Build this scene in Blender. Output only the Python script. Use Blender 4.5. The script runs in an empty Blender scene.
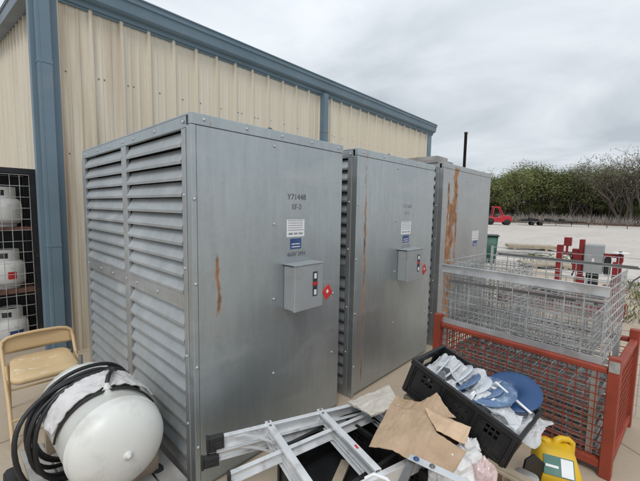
import bpy, bmesh, math, random
from mathutils import Vector, Matrix, noise
R = math.radians
random.seed(7)
S = bpy.context.scene
COL = S.collection

# ------------------------------------------------------------------ camera
H = 1.65
h, p, r = R(42.961), R(5.242), R(1.0086)
fwd = Vector((math.cos(h)*math.cos(p), math.sin(h)*math.cos(p), -math.sin(p)))
rt = Vector((math.sin(h), -math.cos(h), 0)); up = rt.cross(fwd)
rt2 = rt*math.cos(r) + up*math.sin(r); up2 = up*math.cos(r) - rt*math.sin(r)
cd = bpy.data.cameras.new('camera'); cam = bpy.data.objects.new('camera', cd); COL.objects.link(cam)
M = Matrix((rt2, up2, -fwd)).transposed().to_4x4(); M.translation = (0, 0, H)
cam.matrix_world = M
cd.sensor_width = 36; cd.lens = 350.14/640*36; cd.clip_start = .05; cd.clip_end = 2000
S.camera = cam

# ------------------------------------------------------------------ light
SUN_EL, SUN_AZ = R(52), R(215)          # azimuth measured from +X towards +Y
W = bpy.data.worlds.new('World'); S.world = W; W.use_nodes = True
nt = W.node_tree; nt.nodes.clear(); N = nt.nodes.new; L = nt.links.new
out = N('ShaderNodeOutputWorld'); bg = N('ShaderNodeBackground'); bg.inputs['Strength'].default_value = .1
sky = N('ShaderNodeTexSky'); sky.sky_type = 'NISHITA'; sky.sun_disc = False
sky.sun_elevation = SUN_EL; sky.sun_rotation = R(90) - SUN_AZ
tc = N('ShaderNodeTexCoord'); sp = N('ShaderNodeSeparateXYZ'); L(tc.outputs['Generated'], sp.inputs[0])
def mth(op, a, b=None, clamp=False):
    n = N('ShaderNodeMath'); n.operation = op; n.use_clamp = clamp
    for i, v in enumerate((a, b)):
        if v is None: continue
        if isinstance(v, (int, float)): n.inputs[i].default_value = v
        else: L(v, n.inputs[i])
    return n.outputs[0]
zz = mth('ADD', mth('MAXIMUM', sp.outputs[2], 0.0), .16)
cx = mth('DIVIDE', sp.outputs[0], zz); cy = mth('DIVIDE', sp.outputs[1], zz)
cb = N('ShaderNodeCombineXYZ'); L(cx, cb.inputs[0]); L(cy, cb.inputs[1])
mp = N('ShaderNodeMapping'); mp.inputs['Rotation'].default_value = (0, 0, R(-47)); mp.inputs['Scale'].default_value = (.62, .60, 1); mp.inputs['Location'].default_value = (3.1, 1.4, 0)
L(cb.outputs[0], mp.inputs[0])
nz = N('ShaderNodeTexNoise'); nz.inputs['Scale'].default_value = 1.5; nz.inputs['Detail'].default_value = 7; nz.inputs['Roughness'].default_value = .5; nz.inputs['Distortion'].default_value = .5
L(mp.outputs[0], nz.inputs['Vector'])
rp = N('ShaderNodeValToRGB'); L(nz.outputs[0], rp.inputs[0])
e = rp.color_ramp.elements; e[0].position = .36; e[0].color = (4.6, 5.05, 5.5, 1); e[1].position = .64; e[1].color = (7.15, 7.55, 7.95, 1)
# overcast sky: brighter towards the zenith
el = mth('ADD', mth('MULTIPLY', mth('POWER', mth('MAXIMUM', sp.outputs[2], 0.0), 1.5), .9), mth('ADD', .95, mth('MULTIPLY', .14, mth('SUBTRACT', 1.0, mth('MULTIPLY', mth('MAXIMUM', sp.outputs[2], 0.0), 5.0), True))))
sc_ = N('ShaderNodeVectorMath'); sc_.operation = 'SCALE'; L(rp.outputs[0], sc_.inputs[0]); L(el, sc_.inputs['Scale'])
mx = N('ShaderNodeMix'); mx.data_type = 'RGBA'; mx.inputs[0].default_value = .94
L(sky.outputs[0], mx.inputs[6]); L(sc_.outputs[0], mx.inputs[7])
L(mx.outputs[2], bg.inputs[0]); L(bg.outputs[0], out.inputs[0])
sl = bpy.data.lights.new('sun', 'SUN'); sl.energy = 1.2; sl.angle = R(18); sl.color = (1, .96, .9)
so = bpy.data.objects.new('sun', sl); COL.objects.link(so)
sd = Vector((math.cos(SUN_EL)*math.cos(SUN_AZ), math.cos(SUN_EL)*math.sin(SUN_AZ), math.sin(SUN_EL)))
so.rotation_euler = sd.to_track_quat('Z', 'Y').to_euler(); so.location = sd*30
S.view_settings.view_transform = 'Standard'; S.view_settings.look = 'None'
S.view_settings.exposure = .12; S.view_settings.gamma = 1; S.view_settings.use_curve_mapping = False
S.render.engine = 'CYCLES'

# ------------------------------------------------------------------ materials
class Mat:
    """small node helper; colours come from object coordinates"""
    def __init__(s, name, rough=.6, metal=0., spec=.5):
        s.m = bpy.data.materials.new(name); s.m.use_nodes = True; s.t = s.m.node_tree
        s.b = s.t.nodes['Principled BSDF']; s.b.inputs['Roughness'].default_value = rough
        s.b.inputs['Metallic'].default_value = metal; s.b.inputs['Specular IOR Level'].default_value = spec
        s.co = s.t.nodes.new('ShaderNodeTexCoord').outputs['Object']
    def l(s, a, b): s.t.links.new(a, b)
    def setv(s, sock, v):
        if isinstance(v, (int, float)): sock.default_value = v
        elif isinstance(v, tuple): sock.default_value = (*v, 1) if len(v) == 3 and len(sock.default_value) == 4 else v
        else: s.l(v, sock)
    def math(s, op, a, b=0., c=0., clamp=False):
        n = s.t.nodes.new('ShaderNodeMath'); n.operation = op; n.use_clamp = clamp
        for i, v in enumerate((a, b, c)): s.setv(n.inputs[i], v)
        return n.outputs[0]
    def xyz(s):
        n = s.t.nodes.new('ShaderNodeSeparateXYZ'); s.l(s.co, n.inputs[0]); return n.outputs
    def noise(s, scale, stretch=(1, 1, 1), detail=4, rough=.55, off=(0, 0, 0), dist=0.):
        mp = s.t.nodes.new('ShaderNodeMapping'); mp.inputs['Scale'].default_value = stretch; mp.inputs['Location'].default_value = off
        s.l(s.co, mp.inputs[0]); n = s.t.nodes.new('ShaderNodeTexNoise'); s.l(mp.outputs[0], n.inputs['Vector'])
        n.inputs['Scale'].default_value = scale; n.inputs['Detail'].default_value = detail; n.inputs['Roughness'].default_value = rough
        n.inputs['Distortion'].default_value = dist
        return n.outputs[0]
    def voro(s, scale, stretch=(1, 1, 1), out='Distance', feature='F1'):
        mp = s.t.nodes.new('ShaderNodeMapping'); mp.inputs['Scale'].default_value = stretch; s.l(s.co, mp.inputs[0])
        n = s.t.nodes.new('ShaderNodeTexVoronoi'); n.feature = feature; s.l(mp.outputs[0], n.inputs['Vector']); n.inputs['Scale'].default_value = scale
        return n.outputs[out]
    def step(s, v, a, b):
        n = s.t.nodes.new('ShaderNodeMapRange'); n.clamp = True; s.setv(n.inputs[0], v)
        n.inputs[1].default_value = a; n.inputs[2].default_value = b; return n.outputs[0]
    def mix(s, f, a, b):
        n = s.t.nodes.new('ShaderNodeMix'); n.data_type = 'RGBA'; s.setv(n.inputs[0], f); s.setv(n.inputs[6], a); s.setv(n.inputs[7], b); return n.outputs[2]
    def base(s, v): s.setv(s.b.inputs['Base Color'], v); return s
    def rough(s, v): s.setv(s.b.inputs['Roughness'], v); return s
    def bump(s, hgt, strength=.3, dist=.01):
        n = s.t.nodes.new('ShaderNodeBump'); n.inputs['Strength'].default_value = strength; n.inputs['Distance'].default_value = dist
        s.l(hgt, n.inputs['Height']); s.l(n.outputs[0], s.b.inputs['Normal']); return s

def simple(name, c, rough=.6, metal=0., var=.18, scale=6., bump=0., spec=.5, dirt=None, dscale=3., dlo=.55, dhi=.75):
    m = Mat(name, rough, metal, spec)
    n = m.noise(scale, detail=5)
    a = tuple(x*(1-var) for x in c); b = tuple(min(1, x*(1+var)) for x in c)
    col = m.mix(m.step(n, .3, .7), a, b)
    if dirt: col = m.mix(m.step(m.noise(dscale, detail=7, rough=.68, off=(4, 2, 7)), dlo, dhi), col, dirt)
    m.base(col)
    rn = m.noise(scale*1.7, detail=3, off=(3, 1, 2)); m.rough(m.math('MULTIPLY_ADD', rn, .25, rough-.12))
    if bump: m.bump(m.noise(scale*6, detail=4), bump, .004)
    return m.m

def galv(name, c=(.42, .45, .47), rust=(), rough=.42, metal=.82, seam=None, oxide=.35):
    """galvanised sheet; rust = list of (x0, halfwidth, z0, z1, threshold, seed)"""
    m = Mat(name, rough, metal)
    x, y, z = m.xyz()
    n1 = m.noise(1.6, (1, 1, .35), detail=5); n2 = m.noise(22, (1, 1, .12), detail=3, off=(5, 0, 1)); n3 = m.voro(38, out='Color')
    bw = m.t.nodes.new('ShaderNodeRGBToBW'); m.l(n3, bw.inputs[0])
    f = m.math('ADD', m.math('MULTIPLY', n1, .6), m.math('ADD', m.math('MULTIPLY', n2, .3), m.math('MULTIPLY', bw.outputs[0], .07)))
    col = m.mix(m.step(f, .3, .7), tuple(v*.82 for v in c), tuple(v*1.16 for v in c))
    # dull smudges, scuffs and short scratches
    sm = m.step(m.noise(1.3, (1, 1, 2.6), detail=6, rough=.6, off=(2, 9, 4), dist=.8), .55, .72)
    scr = m.step(m.noise(9, (1, 1, .25), detail=8, rough=.75, off=(7, 1, 3)), .66, .7)
    col = m.mix(m.math('MULTIPLY', sm, .5), col, (.56, .58, .585))
    col = m.mix(m.math('MULTIPLY', scr, .35), col, (.62, .63, .63))
    ro = m.math('ADD', m.math('MULTIPLY_ADD', n1, .26, rough-.12), m.math('MULTIPLY', sm, .12))
    me = metal
    fine = m.noise(30, (1, 1, .45), detail=6, rough=.7); 
    mask = None
    for (x0, w, z0, z1, th, sd) in rust:
        wob = m.math('MULTIPLY', m.math('SUBTRACT', m.noise(5, (.1, .1, 1), detail=4, off=(sd, sd, sd)), .5), w*1.6)
        dx = m.math('ABSOLUTE', m.math('SUBTRACT', m.math('ADD', x, wob), x0))
        band = m.math('SUBTRACT', 1., m.math('DIVIDE', dx, w), clamp=True)
        blob = m.noise(4.2, (1.2, 1, .8), detail=6, rough=.65, off=(sd*3, 0, sd))
        k = m.math('ADD', m.math('MULTIPLY', band, .75), m.math('ADD', m.math('MULTIPLY', blob, .9), m.math('MULTIPLY', m.math('SUBTRACT', fine, .3), .75)))
        k = m.step(k, th, th+.2)
        k = m.math('MULTIPLY', k, m.math('MULTIPLY', m.step(z, z0, z0+.05), m.step(z, z1, z1-.04)))
        k = m.math('MULTIPLY', k, m.step(band, 0., .12))
        mask = k if mask is None else m.math('MAXIMUM', mask, k)
    if mask is not None:
        rc = m.mix(m.step(m.noise(14, (1, 1, .5), detail=5), .35, .65), (.13, .045, .014), (.44, .19, .05))
        col = m.mix(m.math('MULTIPLY', mask, .92), col, rc); ro = m.math('MAXIMUM', ro, m.math('MULTIPLY', mask, .85))
        me = m.math('MULTIPLY', m.math('SUBTRACT', 1., mask), metal)
        m.setv(m.b.inputs['Metallic'], me)
    m.base(col); m.rough(ro)
    hb = m.math('ADD', m.noise(2.2, (1, 1, .6), detail=2), m.math('MULTIPLY', n2, .02))
    m.bump(hb, .45, .03)
    return m.m

MT = {}
MT['slat'] = galv('dull_galvanised_slats', (.41, .435, .445), rough=.5, metal=.55)
MT['frame'] = galv('galvanised_frame', (.43, .445, .455), rough=.44, metal=.7)
MT['wire'] = simple('galvanised_wire', (.53, .54, .54), .42, .6, .25, 9, dirt=(.27, .26, .25), dscale=5, dlo=.5, dhi=.72)
MT['wire_dark'] = simple('weathered_wire', (.16, .155, .15), .6, .4, .25, 8)
MT['channel'] = simple('zinc_channel', (.62, .635, .65), .38, .65, .15, 7, dirt=(.35, .34, .33))
MT['alu'] = simple('aluminium', (.80, .81, .82), .36, .45, .1, 7, dirt=(.42, .42, .41), dscale=9)
MT['alu_worn'] = simple('worn_aluminium', (.62, .63, .64), .42, .5, .12, 9, dirt=(.3, .3, .29), dscale=8)
MT['boot'] = simple('black_rubber', (.022, .022, .023), .7, 0, .3, 14, bump=.2)
MT['black'] = simple('black_plastic', (.012, .012, .013), .42, 0, .25, 12, dirt=(.05, .047, .042), dscale=5, dlo=.55, dhi=.85)
MT['dark'] = simple('painted_void_shade', (.015, .015, .016), .9)
MT['red'] = simple('red_oxide_paint', (.29, .049, .025), .55, 0, .2, 5, dirt=(.15, .055, .03), dscale=9, dlo=.55, dhi=.72, bump=.1)
MT['redmach'] = simple('machine_red', (.25, .016, .02), .5, 0, .3, 4, dirt=(.07, .018, .018), dscale=6, dlo=.5, dhi=.7)
MT['redtruck'] = simple('truck_red', (.44, .018, .03), .35, 0, .1, 3)
MT['boxgrey'] = simple('switch_box_grey', (.36, .38, .39), .42, .25, .06, 4, dirt=(.27, .28, .28), dscale=4)
MT['white'] = simple('white_sticker', (.74, .75, .76), .5, 0, .05, 8)
MT['ink'] = simple('black_ink', (.035, .035, .045), .6)
MT['inkfaint'] = simple('faded_ink', (.11, .12, .14), .6)
MT['inkgrey'] = simple('grey_ink', (.30, .31, .34), .6)
MT['blue'] = simple('blue_sticker', (.03, .07, .2), .5, 0, .3, 30)
MT['tag'] = simple('red_tag', (.55, .03, .03), .45)
MT['bolt'] = simple('bolt_zinc', (.46, .47, .47), .4, .5, .1, 30)
MT['tank'] = simple('tank_white_paint', (.68, .685, .65), .36, 0, .05, 2.5, dirt=(.50, .485, .44), dscale=5, dlo=.52, dhi=.74, bump=.05)
MT['cyl'] = simple('cylinder_white_paint', (.68, .68, .66), .45, 0, .06, 4, dirt=(.38, .33, .27), dscale=6, dlo=.55, dhi=.75)
MT['hose'] = simple('black_hose', (.014, .014, .015), .42, 0, .3, 10, dirt=(.05, .048, .045), dscale=11, dlo=.55, dhi=.8)
MT['rackblack'] = simple('black_steel', (.018, .019, .023), .5, .2, .3, 6, dirt=(.06, .045, .035), dscale=7)
MT['chair'] = simple('tan_enamel', (.56, .40, .22), .45, 0, .06, 4, dirt=(.42, .29, .16), dscale=6, dlo=.55, dhi=.8)
MT['trim'] = simple('blue_trim_paint', (.135, .20, .25), .48, 0, .1, 1.6, dirt=(.17, .215, .25), dscale=3.5)
MT['soffit'] = simple('grey_trim_paint', (.15, .185, .22), .55, 0, .1, 2)
MT['wood'] = simple('weathered_wood', (.28, .22, .16), .85, 0, .3, 8, bump=.3, dirt=(.16, .13, .10))
MT['plank'] = simple('pale_lumber', (.34, .285, .21), .8, 0, .2, 8)
MT['greywood'] = simple('grey_wood', (.30, .29, .275), .85, 0, .25, 7, bump=.3)
MT['yellow'] = simple('yellow_plastic', (.68, .42, .012), .38, 0, .06, 5, dirt=(.5, .32, .03), dscale=5, dlo=.5, dhi=.8, bump=.06)
MT['green_lbl'] = simple('green_label', (.03, .14, .11), .5)
MT['lid'] = simple('blue_plastic_disc', (.012, .055, .16), .4, 0, .1, 6)
MT['lidpale'] = simple('film_covered_disc', (.085, .15, .27), .32, 0, .3, 7, dirt=(.40, .46, .53), dscale=8, dlo=.50, dhi=.66, bump=.3)
MT['greenbin'] = simple('green_bin', (.02, .10, .075), .5, 0, .2, 4)
MT['rust'] = simple('rusty_steel', (.12, .06, .042), .85, .1, .4, 4)
MT['pipe'] = simple('dark_pipe', (.03, .03, .032), .6, .3, .3, 6)
MT['glass'] = simple('cab_glass', (.05, .06, .065), .1, 0, .1, 3)
MT['tyre'] = simple('tyre', (.02, .02, .02), .8)
MT['pipegrey'] = simple('machine_grey', (.30, .325, .335), .5, .2, .06, 3)

def cloth_mat(name, c, alpha=None, rough=.8, trans=0.):
    m = Mat(name, rough); n = m.noise(12, detail=6)
    m.base(m.mix(m.step(n, .3, .7), tuple(v*.85 for v in c), tuple(min(1, v*1.08) for v in c)))
    m.bump(m.noise(28, detail=5), .35, .006)
    if trans: m.b.inputs['Transmission Weight'].default_value = trans
    if alpha: m.b.inputs['Alpha'].default_value = alpha
    return m.m
MT['cloth'] = cloth_mat('white_padding', (.60, .585, .585))
MT['pad'] = cloth_mat('dirty_padding', (.52, .48, .42))
MT['film'] = cloth_mat('plastic_film', (.80, .82, .84), .48, rough=.16)
MT['bag'] = cloth_mat('white_bag', (.72, .71, .70), rough=.35)
MT['pink'] = cloth_mat('pink_bag', (.74, .56, .55), .78, rough=.15)
MT['clear'] = cloth_mat('clear_tub', (.72, .73, .72), rough=.25, trans=.5)
def kraft(name='kraft_paper', k=1.):
    m = Mat(name, .85); n = m.noise(9, detail=6); w = m.noise(3, (1, 14, 1), detail=3)
    c = m.mix(m.step(n, .3, .7), tuple(v*k for v in (.36, .25, .16)), tuple(v*k for v in (.47, .34, .23))); c = m.mix(m.math('MULTIPLY', m.step(w, .5, .7), .35), c, (.33, .22, .14))
    m.base(c); m.bump(m.math('ADD', n, w), .3, .004); return m.m
MT['kraft'] = kraft(); MT['kraft_pale'] = kraft('pale_kraft', 1.28)
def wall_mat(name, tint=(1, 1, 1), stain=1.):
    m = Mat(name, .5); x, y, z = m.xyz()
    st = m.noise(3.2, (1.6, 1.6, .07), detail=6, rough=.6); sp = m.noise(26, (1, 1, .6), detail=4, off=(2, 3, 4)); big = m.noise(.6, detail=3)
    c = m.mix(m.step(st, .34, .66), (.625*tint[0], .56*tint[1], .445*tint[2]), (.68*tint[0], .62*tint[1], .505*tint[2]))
    c = m.mix(m.math('MULTIPLY', m.step(sp, .58, .74), .22), c, (.42, .35, .27))
    c = m.mix(m.math('MULTIPLY', m.step(m.noise(2.6, (2.4, 2.4, .05), detail=7, rough=.7, off=(9, 4, 1)), .62, .8), .2), c, (.38, .34, .30))
    # rusty-brown run-off stains close to the building corner
    nearc = m.step(x, 1.25, .1)
    c = m.mix(m.math('MULTIPLY', m.math('MULTIPLY', nearc, m.step(m.noise(5, (2, 2, .08), detail=6, off=(1, 8, 2)), .42, .62)), .7*stain), c, (.36, .25, .165))
    m.base(c); m.bump(sp, .06, .003); return m.m
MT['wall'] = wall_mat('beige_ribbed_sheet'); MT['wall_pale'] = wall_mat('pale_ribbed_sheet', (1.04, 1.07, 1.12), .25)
def ground_mat():
    m = Mat('concrete', .85); x, y, z = m.xyz()
    b = m.noise(.7, detail=6, rough=.6); f = m.noise(30, detail=5, rough=.7)
    c = m.mix(m.step(b, .3, .7), (.37, .30, .225), (.47, .39, .30)); c = m.mix(m.math('MULTIPLY', m.step(f, .5, .75), .4), c, (.31, .25, .19))
    st = m.step(m.noise(1.9, detail=8, rough=.72, off=(6, 2, 1)), .6, .7); c = m.mix(m.math('MULTIPLY', st, .45), c, (.22, .18, .14))
    cr = m.step(m.voro(.55, out='Distance', feature='DISTANCE_TO_EDGE'), .006, .0015); cr = m.math('MULTIPLY', cr, m.step(m.noise(.6, off=(8, 8, 8)), .45, .55)); c = m.mix(m.math('MULTIPLY', cr, .7), c, (.12, .10, .08))
    m.base(c); m.bump(f, .25, .004); return m.m
MT['concrete'] = ground_mat()
def gravel_mat():
    m = Mat('gravel', .95); b = m.noise(.12, detail=6, rough=.65); f = m.noise(2.2, (1, 1.5, 1), detail=9, rough=.8); v = m.voro(14, out='Color')
    bw = m.t.nodes.new('ShaderNodeRGBToBW'); m.l(v, bw.inputs[0])
    c = m.mix(m.step(b, .32, .68), (.50, .455, .41), (.62, .58, .535)); c = m.mix(m.math('MULTIPLY', m.step(f, .46, .66), .6), c, (.33, .29, .255))
    c = m.mix(m.math('MULTIPLY', m.step(m.noise(.5, (.25, 1.6, 1), detail=5, off=(3, 8, 1)), .52, .7), .4), c, (.40, .355, .31)); c = m.mix(m.math('MULTIPLY', bw.outputs[0], .35), c, (.36, .32, .285)); m.base(c); m.bump(m.math('ADD', f, bw.outputs[0]), .6, .03); return m.m
MT['gravel'] = gravel_mat()
def leaf_mat(name, a, b):
    m = Mat(name, .75, 0, .2); oi = m.t.nodes.new('ShaderNodeObjectInfo'); n = m.noise(.9, detail=4)
    c = m.mix(m.step(n, .32, .68), a, b); k = m.math('MULTIPLY_ADD', oi.outputs['Random'], .5, .75)
    hs = m.t.nodes.new('ShaderNodeHueSaturation'); m.l(k, hs.inputs['Value']); m.l(c, hs.inputs['Color']); m.base(hs.outputs[0])
    return m.m
MT['leaf'] = leaf_mat('green_leaves', (.11, .13, .048), (.23, .25, .10))
MT['leaf_pale'] = leaf_mat('pale_buds', (.17, .17, .10), (.25, .25, .16))
MT['twig'] = simple('grey_twigs', (.115, .095, .08), .9, 0, .3, 3)
MT['brush'] = simple('dry_brush', (.30, .265, .23), .9, 0, .35, 1.5)
MT['grass'] = leaf_mat('grass_blades', (.07, .10, .025), (.15, .17, .05))

# ------------------------------------------------------------------ mesh builder
class MB:
    def __init__(s): s.v = []; s.f = []; s.mi = []; s.cur = 0; s.smooth = []
    def add(s, vs, fs, sm=False):
        o = len(s.v); s.v += [tuple(v) for v in vs]
        for f in fs: s.f.append([o+i for i in f]); s.mi.append(s.cur); s.smooth.append(sm)
    def box(s, a, b):
        (x0, y0, z0), (x1, y1, z1) = a, b
        s.add([(x0,y0,z0),(x1,y0,z0),(x1,y1,z0),(x0,y1,z0),(x0,y0,z1),(x1,y0,z1),(x1,y1,z1),(x0,y1,z1)],
              [(0,3,2,1),(4,5,6,7),(0,1,5,4),(1,2,6,5),(2,3,7,6),(3,0,4,7)])
    def obox(s, o, ax, ay, az):          # oriented box from corner and three edge vectors
        o, ax, ay, az = map(Vector, (o, ax, ay, az)); P = [o, o+ax, o+ax+ay, o+ay]; P += [q+az for q in P]
        F = [(0,3,2,1),(4,5,6,7),(0,1,5,4),(1,2,6,5),(2,3,7,6),(3,0,4,7)]
        if ax.cross(ay).dot(az) < 0: F = [f[::-1] for f in F]
        s.add(P, F)
    def bar(s, a, b, w, t=None, upv=(0, 0, 1)):
        a, b = Vector(a), Vector(b); d = b-a; t = t or w; u = Vector(upv)
        if abs(d.normalized().dot(u)) > .95: u = Vector((1, 0, 0))
        sx = d.cross(u).normalized(); sy = sx.cross(d).normalized()
        s.obox(a-sx*w/2-sy*t/2, d, sx*w, sy*t)
    def tube(s, path, rad, n=8, closed=False, cap=True):
        path = [Vector(q) for q in path]; m = len(path); rr = rad if isinstance(rad, (list, tuple)) else [rad]*m
        vs = []; prev = None
        for i, q in enumerate(path):
            if closed: t = path[(i+1) % m]-path[i-1]
            else: t = path[min(i+1, m-1)]-path[max(i-1, 0)]
            t.normalize()
            if prev is None: u = t.cross(Vector((0, 0, 1)) if abs(t.z) < .9 else Vector((1, 0, 0)))
            else: u = prev-t*prev.dot(t)
            u.normalize(); prev = u; w = t.cross(u)
            for k in range(n):
                a = 2*math.pi*k/n; vs.append(q+(u*math.cos(a)+w*math.sin(a))*rr[i])
        fs = []
        for i in range(m if closed else m-1):
            for k in range(n):
                a, b = i*n+k, i*n+(k+1) % n; c, d = ((i+1) % m)*n+(k+1) % n, ((i+1) % m)*n+k
                fs.append((a, b, c, d))
        s.add(vs, fs, True)
        if cap and not closed: s.add(vs[:n], [tuple(range(n))[::-1]]); s.add(vs[-n:], [tuple(range(n))])
    def lathe(s, prof, o=(0, 0, 0), ax='z', n=32):       # prof: (radius, height)
        o = Vector(o); vs = []
        for (rr, hh) in prof:
            for k in range(n):
                a = 2*math.pi*k/n; c, q = rr*math.cos(a), rr*math.sin(a)
                vs.append(o+Vector({'z': (c, q, hh), 'y': (q, hh, c), 'x': (hh, c, q)}[ax]))
        fs = [(i*n+k, i*n+(k+1) % n, (i+1)*n+(k+1) % n, (i+1)*n+k) for i in range(len(prof)-1) for k in range(n)]
        s.add(vs, fs, True)
    def prism(s, poly, d):               # poly: list of 3-D points (one flat face), d: extrusion vector
        poly = [Vector(q) for q in poly]; d = Vector(d); n = len(poly)
        s.add(poly+[q+d for q in poly], [tuple(range(n))[::-1], tuple(range(n, 2*n))]+[(i, (i+1) % n, n+(i+1) % n, n+i) for i in range(n)])
    def grid(s, fn, nu, nv, sm=True):
        s.add([fn(i/nu, j/nv) for j in range(nv+1) for i in range(nu+1)],
              [(j*(nu+1)+i, j*(nu+1)+i+1, (j+1)*(nu+1)+i+1, (j+1)*(nu+1)+i) for j in range(nv) for i in range(nu)], sm)
    def build(s, name, mats, parent=None, loc=None, bevel=0., solid=0., recalc=True, sub=0):
        me = bpy.data.meshes.new(name); me.from_pydata(s.v, [], s.f)
        for m in (mats if isinstance(mats, (list, tuple)) else [mats]): me.materials.append(MT[m] if isinstance(m, str) else m)
        me.polygons.foreach_set('material_index', s.mi); me.polygons.foreach_set('use_smooth', s.smooth)
        if recalc:
            bm = bmesh.new(); bm.from_mesh(me); bmesh.ops.recalc_face_normals(bm, faces=bm.faces); bm.to_mesh(me); bm.free()
        me.update(); o = bpy.data.objects.new(name, me); COL.objects.link(o)
        if parent: o.parent = parent
        if loc: o.location = loc
        if sub: q = o.modifiers.new('sub', 'SUBSURF'); q.levels = q.render_levels = sub
        if solid: q = o.modifiers.new('solid', 'SOLIDIFY'); q.thickness = solid; q.offset = 0
        if bevel: q = o.modifiers.new('bevel', 'BEVEL'); q.width = bevel; q.segments = 2; q.limit_method = 'ANGLE'
        return o

def tag(o, label=None, cat=None, group=None, kind=None):
    if label: o['label'] = label
    if cat: o['category'] = cat
    if group: o['group'] = group
    if kind: o['kind'] = kind
    return o
def empty(name, loc=(0, 0, 0), rz=0, label=None, cat=None, group=None):
    o = bpy.data.objects.new(name, None); COL.objects.link(o); o.location = loc; o.rotation_euler = (0, 0, rz); o.empty_display_size = .1
    return tag(o, label, cat, group)
def copy_tree(o, parent=None):
    c = o.copy(); COL.objects.link(c); c.parent = parent
    for ch in list(o.children): copy_tree(ch, c)
    return c
def text(name, s, size, mat, parent, loc, rot):
    cu = bpy.data.curves.new(name, 'FONT'); cu.body = s; cu.size = size; cu.align_x = 'CENTER'; cu.extrude = .0006; cu.resolution_u = 2
    t = bpy.data.objects.new(name, cu); COL.objects.link(t); bpy.context.view_layer.update()
    me = bpy.data.meshes.new_from_object(t.evaluated_get(bpy.context.evaluated_depsgraph_get())); bpy.data.objects.remove(t)
    me.materials.clear(); me.materials.append(MT[mat])
    o = bpy.data.objects.new(name, me); COL.objects.link(o); o.parent = parent; o.location = loc; o.rotation_euler = rot
    return o
def wires(mb, o, u, v, nu, nv, w=.004, off=.0):   # rectangular wire mesh of nu x nv cells over vectors u, v
    o, u, v = Vector(o), Vector(u), Vector(v); n = u.cross(v).normalized()*(w*.9)
    for i in range(nu+1): mb.bar(o+u*i/nu, o+u*i/nu+v, w, w, n.normalized())
    for j in range(nv+1): mb.bar(o+v*j/nv+n, o+v*j/nv+u+n, w, w, n.normalized())

# ------------------------------------------------------------------ ground
m = MB(); m.grid(lambda a, b: ((a-.5)*1200+100, (b-.5)*1200, 0), 6, 6, False); tag(m.build('ground', 'gravel', recalc=False), kind='structure')
m = MB()
edge = [(-6, -6), (9.6, -6), (9.9, -2.4), (10.6, .6), (11.6, 2.2), (11.2, 4.6), (11.4, 14), (-6, 14)]
pts = []
for i in range(len(edge)):
    a, b = Vector(edge[i]), Vector(edge[(i+1) % len(edge)])
    for k in range(10):
        q = a.lerp(b, k/10); pts.append((q.x+random.uniform(-.1, .1), q.y+random.uniform(-.1, .1), .006))
m.add(pts, [tuple(range(len(pts)))]); tag(m.build('concrete_pad', 'concrete', recalc=False), kind='structure')

# ------------------------------------------------------------------ metal building
WY, WX0, WX1 = 4.6, .867, 9.38
B = empty('metal_building', (WX0, WY, 0), 0, 'beige ribbed metal building with blue trim behind the row of steel cabinets', 'building')
def ribwall(mb, length, ztop_fn, place):
    x = 0; prof = []
    while x < length-.02:
        for dx, d in ((0, 0), (.012, .03), (.045, .03), (.057, 0), (.105, 0), (.112, .006), (.13, .006), (.137, 0), (.20, 0), (.207, .006), (.225, .006), (.232, 0)):
            if x+dx < length: prof.append((x+dx, d))
        x += .305
    prof.append((length, 0)); vs = []
    for (px, d) in prof: vs += [place(px, d, 0), place(px, d, ztop_fn(px))]
    mb.add(vs, [(2*i, 2*i+2, 2*i+3, 2*i+1) for i in range(len(prof)-1)])
m = MB(); ribwall(m, WX1-WX0, lambda x: 3.86, lambda a, d, z: (a, -d, z))
m.cur = 1
for zr in (3.05, 2.2):
    x = .09
    while x < WX1-WX0:
        for dx in random.choice(((-.001,), (.06,), (-.001, .06), (.02,))):
            m.lathe([(.008, -.001), (.008, -.005), (.0, -.006)], (x+dx+random.uniform(-.004, .004), 0, zr+random.uniform(-.012, .012)), 'y', 8)
        x += .305
m.build('wall', ['wall', 'wire_dark'], B, recalc=False)
LD = 9.0; SLP = .16
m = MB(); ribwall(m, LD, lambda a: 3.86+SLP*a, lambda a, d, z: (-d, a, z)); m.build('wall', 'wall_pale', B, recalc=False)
m = MB(); m.box((WX1-WX0-.02, .02, 0), (WX1-WX0, LD, 3.8)); m.build('wall', 'wall', B)
# eave gutter: profile in (y, z)
pr = [(0, 3.72), (-.028, 3.72), (-.028, 3.745), (-.052, 3.745), (-.052, 3.79), (-.10, 3.80), (-.125, 3.82), (-.135, 3.90), (-.135, 3.925), (-.155, 3.935), (-.155, 3.985), (-.17, 3.99), (-.17, 4.005), (-.14, 4.005), (-.02, 4.0), (0, 4.0)]
m = MB(); m.prism([(-.15, y, z) for y, z in pr], (WX1-WX0+.22, 0, 0)); m.build('gutter', 'trim', B, bevel=.003)
m = MB(); m.add([(-.17, -.02, 4.012), (WX1-WX0+.06, -.02, 4.012), (WX1-WX0+.06, LD, 4.012+SLP*LD), (-.17, LD, 4.012+SLP*LD)], [(0, 1, 2, 3)]); m.build('roof', 'soffit', B, solid=.006)
# rake trim along the gable
m = MB()
for (x0, x1, z0, z1) in ((-.15, -.13, 3.83, 4.02), (-.165, -.151, 3.82, 3.85), (-.165, -.151, 3.99, 4.02), (-.129, -.034, 3.835, 3.85)):
    m.prism([(x0, -.1, z0-.016), (x1, -.1, z0-.016), (x1, -.1, z1-.016), (x0, -.1, z1-.016)], (0, LD, SLP*LD))
m.build('rake_trim', 'soffit', B)
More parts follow.
